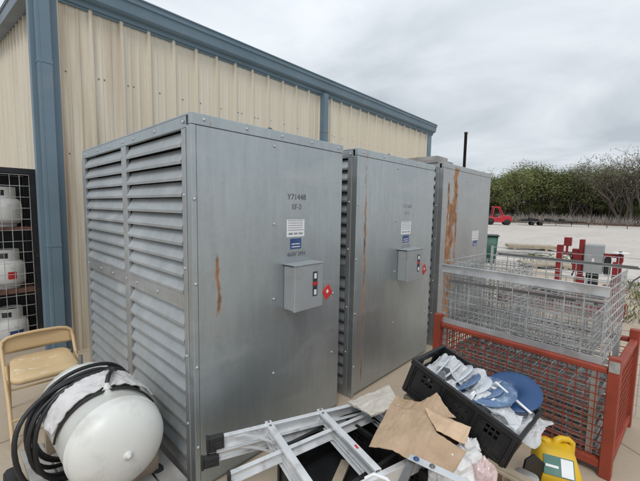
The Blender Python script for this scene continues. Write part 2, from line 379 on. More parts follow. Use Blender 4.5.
# corner trim + downspouts
m = MB(); m.box((-.036, -.036, 0), (.032, -.001, 3.72)); m.box((-.036, -.0005, 0), (-.001, .16, 3.84)); m.build('corner_trim', 'trim', B, bevel=.004)
m = MB(); m.box((WX1-WX0-.2, -.036, 0), (WX1-WX0+.01, -.001, 3.72)); m.build('corner_trim', 'trim', B, bevel=.004)
def downspout(x0, x1, y0, y1, ztop):
    m = MB(); m.box((x0, y0, .05), (x1, y1, ztop))
    for z in (3.05, 1.2): m.box((x0-.004, y0-.004, z), (x1+.004, y1, z+.03))
    m.box((x0+(x1-x0)*.12, y0-.003, .06), (x0+(x1-x0)*.2, y0-.0005, ztop-.01))
    m.build('downspout', 'trim', B, bevel=.005)
downspout(-.153, -.038, -.10, -.002, 3.74)
m = MB(); m.box((-.195, .002, 0), (-.037, .10, 3.84)); m.build('corner_trim', 'trim', B, bevel=.004)
downspout(3.98, 4.10, -.13, -.032, 3.75)

# ------------------------------------------------------------------ louvred cabinets
def text_lines(mb, x0, x1, z0, z1, n, y):
    for i in range(n):
        z = z1-(z1-z0)*(i+.5)/n; x = x0+(x1-x0)*.07
        while x < x1-(x1-x0)*.1:
            w = random.uniform(.006, .016); mb.box((x, y-.0006, z-.0035), (min(x+w, x1-.005), y, z+.0035)); x += w+.004
def cabinet(x0, w, hgt, depth, mat, label, sw=None, sticker=None, stencil=True, label_dy=0, eye=None, yoff=0., faint='inkfaint'):
    t = empty('louvred_cabinet', (x0, 1.765+yoff, 0.008), 0, label, 'steel cabinet', 'galvanised louvred cabinets in a row')
    m = MB(); m.box((0.10, .05, .06), (w-.10, depth-.05, hgt-.03)); m.box((.02, .0195, .03), (w-.02, .049, hgt-.065)); m.box((.04, .05, 0), (w-.04, depth-.05, .06)); m.build('body', 'dark', t)  # near-black core painted in for the shade behind the louvres
    m = MB(); m.box((.030, 0, .03), (w-.004, .019, hgt-.062)); m.build('front_panel', mat, t, bevel=.003)
    # folded edges and cap around the front
    m = MB(); m.box((0, -.003, hgt-.06), (w, .03, hgt)); m.box((-.002, -.002, 0.0), (.028, .05, hgt-.062)); m.box((0, .019, .0), (w, .05, .06))
    m.box((.001, .03, hgt-.012), (w, depth, hgt)); m.box((-.003, .051, hgt-.075), (.02, depth, hgt-.014))
    m.build('cap_and_corner_trim', mat, t, bevel=.003)
    m = MB(); m.box((.021, depth-.02, .02), (w-.021, depth, hgt-.014)); m.build('rear_panel', 'slat', t)
    # side frame: posts, mullion, rails
    f = MB(); mid = 1.105; mu = depth*.475
    for (a, b) in ((.051, .095), (depth-.085, depth-.002), (mu-.045, mu+.045)): f.box((-.008, a, .0), (.018, b, hgt-.078))
    for (za, zb) in ((.0, .075), (mid-.045, mid+.045)):
        for (ya, yb) in ((.097, mu-.047), (mu+.047, depth-.087)): f.box((-.006, ya, za), (.017, yb, zb))
    f.build('side_frame', 'frame', t, bevel=.003)
    f.v = [(w-x, y, z) for x, y, z in f.v]; f.build('side_frame', 'frame', t, bevel=.003)
    for (ya, yb) in ((.098, mu-.048), (mu+.048, depth-.088)):
        for (za, zb, n) in ((.078, mid-.048, 10), (mid+.048, hgt-.08, 10)):
            q = MB(); st = (zb-za)/n
            for i in range(n):
                z = za+i*st; jit = random.uniform(-.003, .003)
                q.prism([(.028, ya, z+st*.955), (.032, ya, z+st*.955), (-.004+jit, ya, z+st*.16), (-.002+jit, ya, z+st*.0), (-.008+jit, ya, z+st*.0), (-.0095+jit, ya, z+st*.18)], (0, yb-ya, 0))
            q.build('louvre_bank', 'slat', t)
            q.v = [(w-x, y, z) for x, y, z in q.v]; q.build('louvre_bank', 'slat', t)
    # bolts
    bm_ = MB(); bm_.lathe([(.0, -.007), (.005, -.007), (.0065, -.004), (.009, -.003), (.0095, 0)], (0, 0, 0), 'y', 12)
    proto = bm_.build('bolt', 'bolt', t); first = True
    P = [(w*f, 0-.003, hgt-.03) for f in (.06, .28, .5, .72, .95)] + [(w*.45, -.001, z) for z in (.53, 1.04, 1.535, 2.03)] + [(w*.93, -.001, z) for z in (.5, .98)] + [(.014, -.003, z) for z in (.28, .75, 1.22, 1.68)]
    for q in P:
        o = proto if first else proto.copy()
        if not first: COL.objects.link(o); o.parent = t
        first = False; o.location = q
    for yy in [.15, .45, .8, 1.0, 1.3, 1.6, depth-.1]:
        for zz_ in ((hgt-.045, mid) if .2 < yy else (hgt-.045, .4, .8, 1.3, 1.7)):
            o = proto.copy(); COL.objects.link(o); o.parent = t; o.location = (-.007 if zz_ == mid or yy < .2 else -.003, yy if yy > .2 else .073, zz_); o.rotation_euler = (0, 0, R(-90))
    if eye is not None:
        m = MB(); c = (eye, .1, hgt+.012); m.tube([(c[0]+.022*math.cos(a), c[1], c[2]+.022*math.sin(a)) for a in [2*math.pi*k/14 for k in range(14)]], .006, 6, True); m.build('lifting_eye', 'wire_dark', t)
    if sw:
        sx, sz, ww, hh = sw; m = MB(); D = .115
        m.box((sx, -D+.022, sz), (sx+ww, -.001, sz+hh)); o = m.build('switch_box', 'boxgrey', t, bevel=.006)
        m = MB(); m.box((sx-.004, -D, sz-.004), (sx+ww+.004, -D+.021, sz+hh+.006)); m.build('box_door', 'boxgrey', o, bevel=.005)
        m = MB(); m.box((sx-.01, -D-.006, sz+hh+.007), (sx+ww+.008, -.001, sz+hh+.012)); m.build('rain_lid', 'boxgrey', o, bevel=.002)
        m = MB(); lx = sx+ww*.62; m.box((lx, -D-.0015, sz+hh*.27), (lx+ww*.17, -D-.0005, sz+hh*.52)); m.box((lx, -D-.0015, sz+hh*.60), (lx+ww*.17, -D-.0005, sz+hh*.84)); m.build('black_label', 'ink', o)
        for (qa, qb) in ((.30, .42), (.68, .80)): m = MB(); m.box((lx+.012, -D-.003, sz+hh*qa), (lx+ww*.17-.01, -D-.0018, sz+hh*qb)); m.build('label_mark', 'white', o)
        m = MB(); m.box((lx-.004, -D-.0015, sz+hh*.525), (lx+ww*.19, -D-.0005, sz+hh*.595)); m.build('red_strip', 'tag', o)
        m = MB(); m.lathe([(.016, -.001), (.016, -.012), (.0, -.014)], (sx+ww*.1, -D+.03, sz+hh*.86), 'y', 12)
        hx = sx+ww+.004; m.box((hx, -D+.03, sz+hh*.18), (hx+.012, -D+.06, sz+hh*.55)); m.build('switch_handle', 'rackblack', o)
        m = MB(); m.tube([(hx+.01, -D+.03, sz+hh*.5), (hx+.03, -D+.02, sz+hh*.55), (hx+.045, -D+.02, sz+hh*.42), (hx+.05, -D+.02, sz+hh*.36)], .0025, 6); m.build('tag_wire', 'wire', o)
        c = Vector((hx+.058, -D+.012, sz+hh*.26)); m = MB(); m.obox(c+Vector((-.05, 0, .015)), (.066, 0, .05), (.046, 0, -.072), (0, .006, 0)); tg = m.build('lockout_tag', 'tag', o, bevel=.004)
        m = MB(); m.obox(c+Vector((-.012, -.0012, .012)), (.018, 0, .0135), (.012, 0, -.018), (0, .001, 0)); m.build('tag_print', 'white', tg)
    if sticker:
        ax_, az_, ww, hh = sticker; m = MB(); m.box((ax_, -.0012, az_), (ax_+ww, -.0001, az_+hh)); o = m.build('white_sticker', 'white', t)
        q = MB(); text_lines(q, ax_, ax_+ww, az_+hh*.32, az_+hh, 5, -.0012)
        q.box((ax_+ww*.10, -.002, az_+hh*.12), (ax_+ww*.34, -.0012, az_+hh*.24)); q.box((ax_+ww*.40, -.002, az_+hh*.12), (ax_+ww*.60, -.0012, az_+hh*.24)); q.box((ax_+ww*.66, -.002, az_+hh*.12), (ax_+ww*.9, -.0012, az_+hh*.24))
        q.build('fine_print', 'inkgrey', o)
        m = MB(); m.box((ax_+ww*.2, -.0012, az_-.085), (ax_+ww*.82, -.0001, az_-.012)); o2 = m.build('blue_sticker', 'blue', t)
        q = MB(); text_lines(q, ax_+ww*.24, ax_+ww*.78, az_-.08, az_-.04, 2, -.0012); q.build('fine_print', 'white', o2)
        if stencil:
            cx_ = ax_+ww*.55; rx = (R(90), 0, 0)
            text('stencil_lettering', 'Y71448', .056, faint, t, (cx_, -.0012, az_+hh+.135), rx)
            text('stencil_lettering', 'EF-2', .05, faint, t, (cx_, -.0012, az_+hh+.07), rx)
            text('stencil_lettering', '460V 3PH', .042, faint, t, (cx_, -.0012, az_-.135), rx)
    return t
g1 = galv('galvanised_front_near', (.44, .485, .50), [(.105, .06, 1.6, 2.12, 1.34, 1.3), (.15, .034, 1.0, 1.38, 1.0, 2.7), (.148, .02, .1, 1.0, 1.30, 7.7)], rough=.42)
g2 = galv('galvanised_front_middle', (.45, .49, .50), [(.13, .034, .05, 2.14, 1.10, 4.2), (.135, .05, .7, 1.7, 1.10, 5.1)], rough=.42)
g3 = galv('galvanised_front_far', (.45, .46, .46), [(.37, .14, 1.45, 2.19, .90, 6.4), (.27, .17, .2, 1.75, .92, 8.2), (.16, .07, .1, 2.0, 1.0, 3.3), (.42, .07, .6, 1.6, 1.02, 1.9)], rough=.46)
cabinet(.897, 1.243, 2.13, 2.07, g1, 'nearest of three galvanised cabinets, its whole louvred side in view beside the white tank', (.645, .955, .265, .30), (.668, 1.445, .165, .118), eye=.60)
cabinet(2.33, 1.415, 2.14, 2.07, g2, 'middle galvanised cabinet with switch box and a thin rust line down its left edge', (.69, .945, .30, .30), (.735, 1.40, .19, .125), eye=.62, faint='inkgrey')
c3 = cabinet(3.98, 1.67, 2.20, 2.07, g3, 'farthest galvanised cabinet with wide orange rust streaks and no switch box', None, (1.02, 1.235, .24, .13), stencil=False, faint='inkgrey')
m = MB(); m.box((0, 0, 0), (.44, 1.2, .04)); m.box((.05, .03, .0405), (.34, 1.1, .085)); tag(m.build('board', 'greywood', None, (3.97, 1.84, 2.211)), 'dark weathered board lying on top of the farthest cabinet', 'board')

# pole behind the far cabinet
m = MB(); m.lathe([(.0, 0), (.037, 0), (.037, 3.64), (.044, 3.64), (.044, 3.68), (0, 3.69)], (0, 0, 0), 'z', 14); tag(m.build('pole', 'pipe', None, (9.34, 3.6, 0)), 'slim black pole rising behind the farthest cabinet', 'pole')

# ------------------------------------------------------------------ propane rack and cylinders
RK = empty('cylinder_rack', (-.445, 5.0, .006), 0, 'black steel cage rack holding white gas cylinders by the blue corner', 'gas rack')
w_, d_, h_ = 1.165, .5, 2.02
m = MB()
for x in (0, w_-.055):
    for y in (0, d_-.055): m.box((x, y, 0), (x+.055, y+.055, h_-.06))
m.box((0, 0, h_-.059), (w_, d_, h_)); m.box((.056, 0, .0), (w_-.056, .05, .02))
m.build('frame', 'rackblack', RK, bevel=.004)
m = MB(); m.box((.056, d_-.012, .03), (w_-.056, d_-.004, h_-.06)); m.build('added_dark_backing', 'rackblack', RK)  # black sheet added so the inside of the rack reads as shaded
for z in (.0, .665, 1.355):
    m = MB(); m.box((.057, .012, z+.003), (w_-.057, d_-.01, z+.022)); m.box((.057, .0, z-.01 if z else .021), (w_-.057, .011, z+.03)); m.build('shelf', 'rust', RK)
m = MB()
for k in range(22): m.lathe([(.008, -.0025), (.004, -.0035), (0, -.0035)], (w_-.0275, 0, .12+k*.083), 'y', 8)
m.build('post_holes', 'dark', RK)
m = MB(); wires(m, (.05, -.008, .03), (w_-.115, 0, 0), (0, 0, h_-.1), 13, 16, .005); m.build('mesh_door', 'wire', RK)
m = MB(); wires(m, (w_-.006, .06, .03), (0, d_-.12, 0), (0, 0, h_-.1), 6, 22, .005); m.build('mesh_side', 'rackblack', RK)
def cylinder(z, label, lab=None):
    t = empty('gas_cylinder', (.455, 5.22, z+.006), R(20), label, 'gas cylinder', 'white gas cylinders in the rack')
    m = MB(); m.lathe([(.0, .03), (.10, .03), (.135, .045), (.155, .09), (.157, .20), (.153, .26), (.13, .305), (.085, .325), (.03, .335), (0, .335)], (0, 0, 0), 'z', 32)
    m.build('body', 'cyl', t)
    m = MB(); m.lathe([(.10, 0), (.104, 0), (.104, .035), (.10, .035)], (0, 0, 0), 'z', 24); m.build('foot_ring', 'cyl', t)
    m = MB(); n = 36
    for k in range(n):
        a0, a1 = 2*math.pi*k/n, 2*math.pi*(k+1)/n; op = (k % 18) in (2, 3, 4, 5, 6)
        for (za, zb) in (((.315, .345), (.405, .44)) if op else ((.315, .44),)):
            m.add([(q*math.cos(a), q*math.sin(a), z_) for z_ in (za, zb) for a in (a0, a1) for q in (.102, .108)], [(0, 2, 6, 4), (1, 5, 7, 3), (0, 1, 3, 2), (4, 6, 7, 5), (0, 4, 5, 1), (2, 3, 7, 6)])
    m.build('collar', 'cyl', t)
    m = MB(); m.lathe([(.022, .335), (.022, .37), (.012, .37), (.012, .40), (.03, .40), (.03, .42), (0, .42)], (0, 0, 0), 'z', 12); m.build('valve', 'wire_dark', t)
    if lab:
        m = MB(); a0, a1 = lab[1]; m.grid(lambda a, b: (.1585*math.cos(a0+(a1-a0)*a), .1585*math.sin(a0+(a1-a0)*a), .12+b*.08), 8, 1); m.build('label', lab[0], t)
cylinder(1.378, 'white gas cylinder on the top shelf of the black cage rack')
cylinder(.688, 'white gas cylinder with a small red label on the middle shelf', ('tag', (R(-115), R(-88))))
cylinder(.023, 'white gas cylinder on the bottom shelf with a blue label', ('blue', (R(-120), R(-75))))

# ------------------------------------------------------------------ folding chair
CH = empty('folding_chair', (.455, 3.28, .006), R(-2), 'tan metal folding chair with paint flecks on its seat, by the white tank', 'chair')
m = MB()
def rrect(w, d, rr, n=6):
    P = []
    for (sx, sy, a0) in ((1, 1, 0), (-1, 1, 90), (-1, -1, 180), (1, -1, 270)):
        for k in range(n+1):
            a = R(a0+90*k/n); P.append((sx*(w/2-rr)+rr*math.cos(a), sy*(d/2-rr)+rr*math.sin(a)))
    return P
P = rrect(.40, .40, .07)
def seat_pt(x, y, z): return (x*(1-.07*(y > .1)), y, z+.02*(y/.2)-.012*(1-min(1, (x/.2)**2+(y/.2)**2)))
vs = [seat_pt(x, y, .408) for x, y in P]+[seat_pt(x, y, .436) for x, y in P]+[seat_pt(x*.93, y*.93, .446) for x, y in P]+[seat_pt(x*.5, y*.5, .447) for x, y in P]+[seat_pt(0, 0, .445)]
n = len(P); fs = [tuple(range(n))[::-1]]
for q in range(3): fs += [(q*n+i, q*n+(i+1) % n, (q+1)*n+(i+1) % n, (q+1)*n+i) for i in range(n)]
fs += [(3*n+i, 3*n+(i+1) % n, 4*n) for i in range(n)]
m.add(vs, fs, True)
def flecks():
    q = Mat('tan_enamel_paint_flecks', .5); n1 = q.noise(6, detail=4); x, y, z = q.xyz()
    c = q.mix(q.step(n1, .3, .7), (.55, .40, .22), (.63, .47, .27))
    f = q.math('MULTIPLY', q.step(q.noise(17, (1, 1.6, 1), detail=6, rough=.75, off=(1, 5, 2)), .60, .64), q.step(q.noise(3, off=(5, 2, 8)), .42, .55))
    q.base(q.mix(f, c, (.75, .71, .64))); return q.m
m.build('seat', flecks(), CH)
m = MB()                                                # side tubes run from the backrest hoop to the front feet
hoop = [(-.215, -.33, 0), (-.215, -.12, .26), (-.222, .12, .455), (-.225, .20, .535)]
for k in range(9):
    a = R(180-180*k/8); hoop.append((.225*math.copysign(abs(math.cos(a))**.55, math.cos(a)), .215+.018*math.sin(a), .545+.08*abs(math.sin(a))**.6))
hoop += [(.225, .20, .535), (.222, .12, .455), (.215, -.12, .26), (.215, -.33, 0)]
m.tube(hoop, .0125, 10); m.build('front_frame', 'chair', CH)
m = MB()
def backp(a, b):
    x = (a-.5)*.445; top = .62-.055*abs(2*a-1)**5; zb = .49; return (x, .232+.025*(1-(2*a-1)**2)-.012*(1-b), zb+(top-zb)*b)
m.grid(backp, 16, 6); m.build('backrest', 'chair', CH, solid=.014)
m = MB()
for s in (-1, 1):
    m = MB(); m.tube([(s*.19, .16, .43), (s*.19, .2, .40), (s*.19, .34, .0)], .011, 8); m.build('rear_leg', 'chair', CH)
m = MB(); m.tube([(-.19, .28, .17), (.19, .28, .17)], .009, 8); m.build('crossbar', 'chair', CH)
m = MB(); m.tube([(-.212, -.21, .15), (.212, -.21, .15)], .009, 8); m.build('crossbar', 'chair', CH)
for s in (-1, 1):
    m = MB(); m.bar((s*.214, .08, .432), (s*.214, -.12, .40), .008, .03); m.build('hinge_bracket', 'chair', CH)

# ------------------------------------------------------------------ white tank on a dolly, hose, padding
TX, TZ, TR = .54, .435, .222
D = empty('tank_dolly', (TX, 2.2, .006), R(1), 'low grey wooden dolly on black tyres under the white tank', 'dolly')
m = MB()
for k in range(5): m.box((-.30+k*.118, -.48, .135), (-.30+k*.118+.108, .46, .162))
m.build('deck', 'greywood', D, bevel=.004)
m = MB()
for y in (-.36, .3): m.box((-.26, y+.12, .09), (.27, y+.19, .134))
m.build('bearer', 'wood', D)
for (x, y) in ((-.355, -.33), (-.355, .27), (.20, -.28), (.20, .27)):
    m = MB(); m.lathe([(.03, -.03), (.07, -.035), (.085, -.02), (.087, 0), (.085, .02), (.07, .035), (.03, .03), (.03, -.03)], (x, y, .088), 'x', 24); o = m.build('wheel', 'tyre', D)
    m = MB(); m.lathe([(0, -.032), (.032, -.032), (.032, .032), (0, .032)], (x, y, .088), 'x', 16); m.build('hub', 'greywood', o)
for y in (-.3, .28):
    m = MB(); m.prism([(-.2, y, .163), (.2, y, .163), (.2, y, .32), (.13, y, .25), (0, y, .205), (-.13, y, .25), (-.2, y, .32)], (0, .05, 0)); m.build('cradle', 'wood', D)
T = empty('storage_tank', (TX, 2.2, TZ), R(1), 'white horizontal steel tank with a domed end, lying on the dolly', 'tank')
hl = .42; prof = [(0, -hl-.02)]
for k in range(1, 9):
    a = R(90*k/8); prof.append((TR*math.sin(a), -hl+.11-.13*math.cos(a)))
prof += [(TR, -hl+.13), (TR+.006, -hl+.135), (TR+.006, -hl+.147), (TR, -hl+.155), (TR, hl-.15), (TR+.004, hl-.145), (TR+.004, hl-.13), (TR, hl-.125)]
for k in range(7, -1, -1):
    a = R(90*k/8); prof.append((TR*math.sin(a), hl-.11+.13*math.cos(a)))
m = MB(); m.lathe(prof, (0, 0, 0), 'y', 56); m.build('shell', 'tank', T)
m = MB(); m.lathe([(0, -hl-.04), (.011, -hl-.04), (.011, -hl-.028), (.022, -hl-.026), (.024, -hl-.01)], (0, 0, 0), 'y', 6); m.build('end_plug', 'cyl', T)
m = MB(); m.lathe([(.024, TR-.01), (.024, TR+.015), (.017, TR+.017), (.017, TR+.032), (.011, TR+.034), (.011, TR+.05), (0, TR+.05)], (0, -.16, 0), 'z', 12); m.build('top_fitting', 'cyl', T)
m = MB(); m.lathe([(.012, TR-.01), (.012, TR+.05), (0, TR+.05)], (0, .33, 0), 'z', 10); m.build('rear_nipple', 'wire_dark', T)
# padding draped over the tank
m = MB()
def padf(a, b):
    th = R(-72+134*a); y = -.135+.20*b+.02*math.sin(a*9)*b-.05*a*(1-b); q = noise.noise(Vector((a*6, b*2.4, 1)))*.012-abs(noise.noise(Vector((a*10+b*3, b*4, 4))))*.016-abs(noise.noise(Vector((a*22-b*5, b*6, 7))))*.007
    rr = TR+.034+q+.012*math.sin(b*math.pi); return (rr*math.sin(th), y, rr*math.cos(th))
m.grid(padf, 100, 30)
pd = m.build('padding', 'cloth', None, (TX, 2.2, TZ), solid=.007); pd.rotation_euler = (0, 0, R(1)); tag(pd, 'crumpled white padding draped over the top of the tank', 'cloth')
m = MB()
m.tube([((TR+.012)*math.sin(a), -.175-.05*math.sin(a*.8), (TR+.012)*math.cos(a)) for a in [R(-84+150*k/40) for k in range(41)]], .006, 6)
sb = m.build('strap', 'hose', None, (TX, 2.2, TZ)); sb.rotation_euler = (0, 0, R(1)); tag(sb, 'thin dark cord strapped around the tank along the white padding', 'cord')
# coil of black hose hanging over the tank: one continuous line
m = MB(); path = []
LOOPS = [(.02, .13, .00), (.045, .09, .02), (.03, .16, .01), (.075, .06, .04), (.06, .02, .02), (.125, .04, .09)]   # slack to the left, place along the tank, droop
LOOPS.append((.02, .0, .0))
for t_ in range((len(LOOPS)-1)*48):
    k = t_/48; i = int(k); f = k-i; g = f*f*(3-2*f); a = 2*math.pi*(f+.07)
    sl_, yy, dr = [LOOPS[i][q]+(LOOPS[i+1][q]-LOOPS[i][q])*g for q in range(3)]
    ca, sa = math.cos(a), math.sin(a); left = max(0, -sa)
    px = (TR+.018)*sa-sl_*left**.7*1.25
    pz = (TR+.016)*(abs(ca)**.85)*(1 if ca > 0 else -1)*(1.0 if ca > 0 else 1.0)-dr*max(0, -ca)*left*2.2+.010*(i % 3)*max(0, ca)
    path.append((px, yy+.03-sl_*1.3*left*(.6-.6*ca)-.03*left, pz))
path += [(.10, .06, TR+.03), (.09, .0, TR+.05), (.05, -.08, TR+.075), (.015, -.14, TR+.075), (0, -.16, TR+.045)]
sm = []
for i in range(len(path)-1): sm.append(Vector(path[i]))
for _ in range(3): sm = [sm[0]]+[(sm[i-1]+sm[i]*2+sm[i+1])/4 for i in range(1, len(sm)-1)]+[sm[-1]]
m.tube(sm+[Vector(path[-1])], .0115, 10)
ho = m.build('hose_coil', 'hose', None, (TX, 2.2, TZ)); ho.rotation_euler = (0, 0, R(1)); tag(ho, 'coiled black rubber hose looped over the white tank', 'hose')
random.seed(11)

# ------------------------------------------------------------------ black plastic crates
def crate_bm(lx, ly, lz):
    m = MB(); t = .008
    def wall(o, u, hu, nrm, holes):
        o, u, nrm = Vector(o), Vector(u), Vector(nrm); us = [0]; 
        xs = sorted(set([0, 1]+[c for hh in holes for c in (hh[0], hh[1])])); zs = sorted(set([0, 1]+[c for hh in holes for c in (hh[2], hh[3])]))
        for i in range(len(xs)-1):
            for j in range(len(zs)-1):
                cx_, cz_ = (xs[i]+xs[i+1])/2, (zs[j]+zs[j+1])/2
                if any(hh[0] < cx_ < hh[1] and hh[2] < cz_ < hh[3] for hh in holes): continue
                m.obox(o+u*xs[i]+Vector((0, 0, hu*zs[j])), u*(xs[i+1]-xs[i]), nrm*t, (0, 0, hu*(zs[j+1]-zs[j])))
    hl = []
    for c0 in (.13, .76):
        for i in range(3):
            for j in range(2): hl.append((c0+i*.042, c0+i*.042+.03, .52+j*.16, .52+j*.16+.11))
    for i in range(4):
        for j in range(2): hl.append((.40+i*.06, .412+i*.06, .42+j*.2, .46+j*.2))
    z0 = .012; hu = lz-z0
    wall((0, 0, z0), (lx, 0, 0), hu, (0, 1, 0), hl); wall((0, ly-t, z0), (lx, 0, 0), hu, (0, 1, 0), hl)
    wall((0, t, z0), (0, ly-2*t, 0), hu, (1, 0, 0), [(.32, .68, .6, .82)]); wall((lx-t, t, z0), (0, ly-2*t, 0), hu, (1, 0, 0), [(.32, .68, .6, .82)])
    m.box((0, 0, 0), (lx, ly, z0-.0005))
    e = .012                                             # rim, ribs and corner posts stand proud of the walls
    for (a, b) in (((-e, -e, lz-.03), (lx+e, -.0005, lz)), ((-e, ly+.0005, lz-.03), (lx+e, ly+e, lz)), ((-e, 0, lz-.03), (-.0005, ly, lz)), ((lx+.0005, 0, lz-.03), (lx+e, ly, lz))): m.box(a, b)
    for x in (0, .335, .65, .965):
        for (ya, yb) in ((-e*.8, -.0005), (ly+.0005, ly+e*.8)): m.box((x*lx, ya, 0.004), (x*lx+.02, yb, lz-.031))
    for z in (.03, ):
        for (ya, yb) in ((-e*.6, -.0005), (ly+.0005, ly+e*.6)):
            for (xa, xb) in ((.04, .33), (.37, .645), (.685, .96)):
                m.box((xa*lx, ya, z), (xb*lx, yb, z+.012)); m.box((xa*lx, ya, lz*.80), (xb*lx, yb, lz*.80+.008))
                m.box((xa*lx, ya, z+.0125), (xa*lx+.007, yb, lz*.80-.0005)); m.box((xb*lx-.007, ya, z+.0125), (xb*lx, yb, lz*.80-.0005))
    for y in (0, ly-.02):
        m.box((-e*.8, y, .004), (-.0005, y+.02, lz-.031)); m.box((lx+.0005, y, .004), (lx+e*.8, y+.02, lz-.031))
    return m
cm = crate_bm(.6, .36, .22); TC = cm.build('plastic_crate', 'black', None, bevel=.0015)
tag(TC, 'tilted black plastic crate full of blue discs and plastic film', 'crate', 'black plastic crates')
TM = Matrix(((-.058, .998, .023), (-.947, -.048, -.318), (-.317, -.040, .948))).to_4x4(); TM.translation = (1.991, .707, .469)
TM = TM @ Matrix.Translation((-.3, -.18, 0)); TC.matrix_world = TM
def tcp(x, y, z): return TM @ Vector((x, y, z))
def crate_at(x, y, z, rz, label, dim=(.6, .4, .19)):
    o = crate_bm(*dim).build('plastic_crate', 'black', None, (x, y, z), bevel=.0015); o.rotation_euler = (0, 0, rz); tag(o, label, 'crate', 'black plastic crates'); return o
crate_at(1.08, .93, .007, R(-8), 'black plastic crate at the bottom of the stack under the ladder feet')
crate_at(1.08, .93, .198, R(-8), 'open black plastic crate directly beneath the near end of the ladder')
crate_at(1.60, 1.25, .007, R(-98), 'black plastic crate at the bottom of the stack by the middle cabinet')
crate_at(1.60, 1.25, .198, R(-98), 'open black plastic crate under the far end of the ladder')
m = MB(); m.box((0, 0, 0), (.36, .46, .33)); m.box((-.004, .2, .331), (.364, .26, .333)); tag(m.build('cardboard_box', 'kraft', None, (1.84, .52, .007), bevel=.003), 'brown cardboard box propping up the tilted black crate', 'box')
m = MB(); m.box((0, 0, 0), (.34, .14, .19)); tag(m.build('wood_block', 'wood', None, (1.84, .86, .342), bevel=.004), 'wooden block under the raised end of the tilted crate', 'block')

# lids in the tilted crate
def disc(rr, name, mat, c, nrm, label, grp):
    m = MB(); m.lathe([(0, .004), (rr*.16, .004), (rr*.165, .002), (rr*.2, .002), (rr*.205, .004), (rr*.985, .004), (rr, .002), (rr, -.003), (rr*.985, -.004), (0, -.004)], (0, 0, 0), 'z', 48)
    o = m.build(name, mat, None); q = Vector(nrm).to_track_quat('Z', 'Y').to_matrix().to_4x4(); q.translation = c; o.matrix_world = q; tag(o, label, 'disc', grp); return o
LIDS = 'blue discs in the tilted crate'
MT['filmdisc'] = cloth_mat('film_wrapped_disc', (.66, .70, .75), .8, rough=.2)
for i, lab in enumerate(('white film wrapped disc standing upright at the raised end of the crate', 'second film wrapped disc from the raised end of the crate', 'third film wrapped disc from the raised end of the crate', 'pale blue disc between two white film wrapped discs', 'white film wrapped disc between the two plain pale blue discs', 'pale blue disc directly behind the printed disc')):
    g = i/5; q = TM.to_3x3() @ Vector((-.93+.45*g, -.20+.06*i % .1, .30+.52*g))
    disc(.115+.012*g, 'plastic_disc', 'lidpale' if i in (3, 5) else 'filmdisc', tcp(.085+.047*i, .18+.02*((i*7) % 3-1), .15+.010*i), q, lab, LIDS)
PL = disc(.148, 'plastic_disc', 'lidpale', tcp(.36, .185, .225), TM.to_3x3() @ Vector((-.34, -.16, .93)), 'pale blue round disc with white print lying on top of the crate', LIDS)
m = MB()
m.box((-.07, .040, .0044), (.05, .054, .0055)); m.box((-.035, .030, .0044), (.03, .039, .0055))
for k in range(3): m.box((.03+k*.018, -.065, .0044), (.042+k*.018, -.04, .0055))
pr_ = m.build('white_print', 'white', PL)
disc(.142, 'plastic_disc', 'lid', Vector((2.11, .475, .655)), TM.to_3x3() @ Vector((-.25, -.42, .87)), 'dark blue round disc leaning over the low end of the crate', LIDS)
m = MB(); m.bar((0, 0, 0), (.21, -.03, -.02), .014, .006); o = m.build('stick', 'white', None); q = TM.copy(); q.translation = tcp(.37, .235, .272); o.matrix_world = q; tag(o, 'white plastic stick lying across the dark blue disc', 'stick')
def film(name, c, sx, sy, amp, seed, mat, label, cat, spikes=0, tilt=None, frame=TM, solid=.0015):
    m = MB(); c = Vector(c)
    def f(a, b):
        x, y = (a-.5)*sx, (b-.5)*sy; v = Vector((x*9+seed, y*9, seed)); z = amp*(noise.noise(v)*1.1+.6*noise.noise(v*2.3)+.35*abs(noise.noise(v*5)))
        if spikes: z += spikes*max(0, noise.noise(Vector((x*13+seed*3, y*6, 2)))-.1)*2.2
        return (x+.02*noise.noise(v*1.7), y+.02*noise.noise(v*1.9+Vector((3, 3, 3))), z)
    m.grid(f, 34, 26, False); o = m.build(name, mat, None, solid=solid); q = frame.copy(); q.translation = frame @ c
    if tilt: q = q @ tilt
    o.matrix_world = q; tag(o, label, cat); return o
film('plastic_film', (.19, .17, .175), .30, .28, .05, 3.3, 'film', 'torn white plastic film sticking up at the raised end of the crate', 'plastic film', .07)
film('plastic_film', (.40, .10, .165), .36, .15, .03, 8.1, 'film', 'clear plastic film along the near rim of the tilted crate', 'plastic film', .03)
film('plastic_film', (.515, .16, .185), .16, .28, .045, 5.7, 'film', 'crumpled plastic wrap in the low end of the tilted crate', 'plastic film', .05)
fm = film('plastic_film', (.612, .20, .19), .10, .30, .03, 9.4, 'film', 'plastic wrap spilling over the low rim of the tilted crate', 'plastic film', .02)
film('plastic_film', (.24, .20, .215), .30, .20, .03, 12.3, 'film', 'torn film lying between the pale discs and the far rim of the crate', 'plastic film', .05)
film('plastic_film', (.46, .10, .225), .22, .15, .03, 15.9, 'film', 'clear film draped over the edge of the printed disc', 'plastic film', .02)
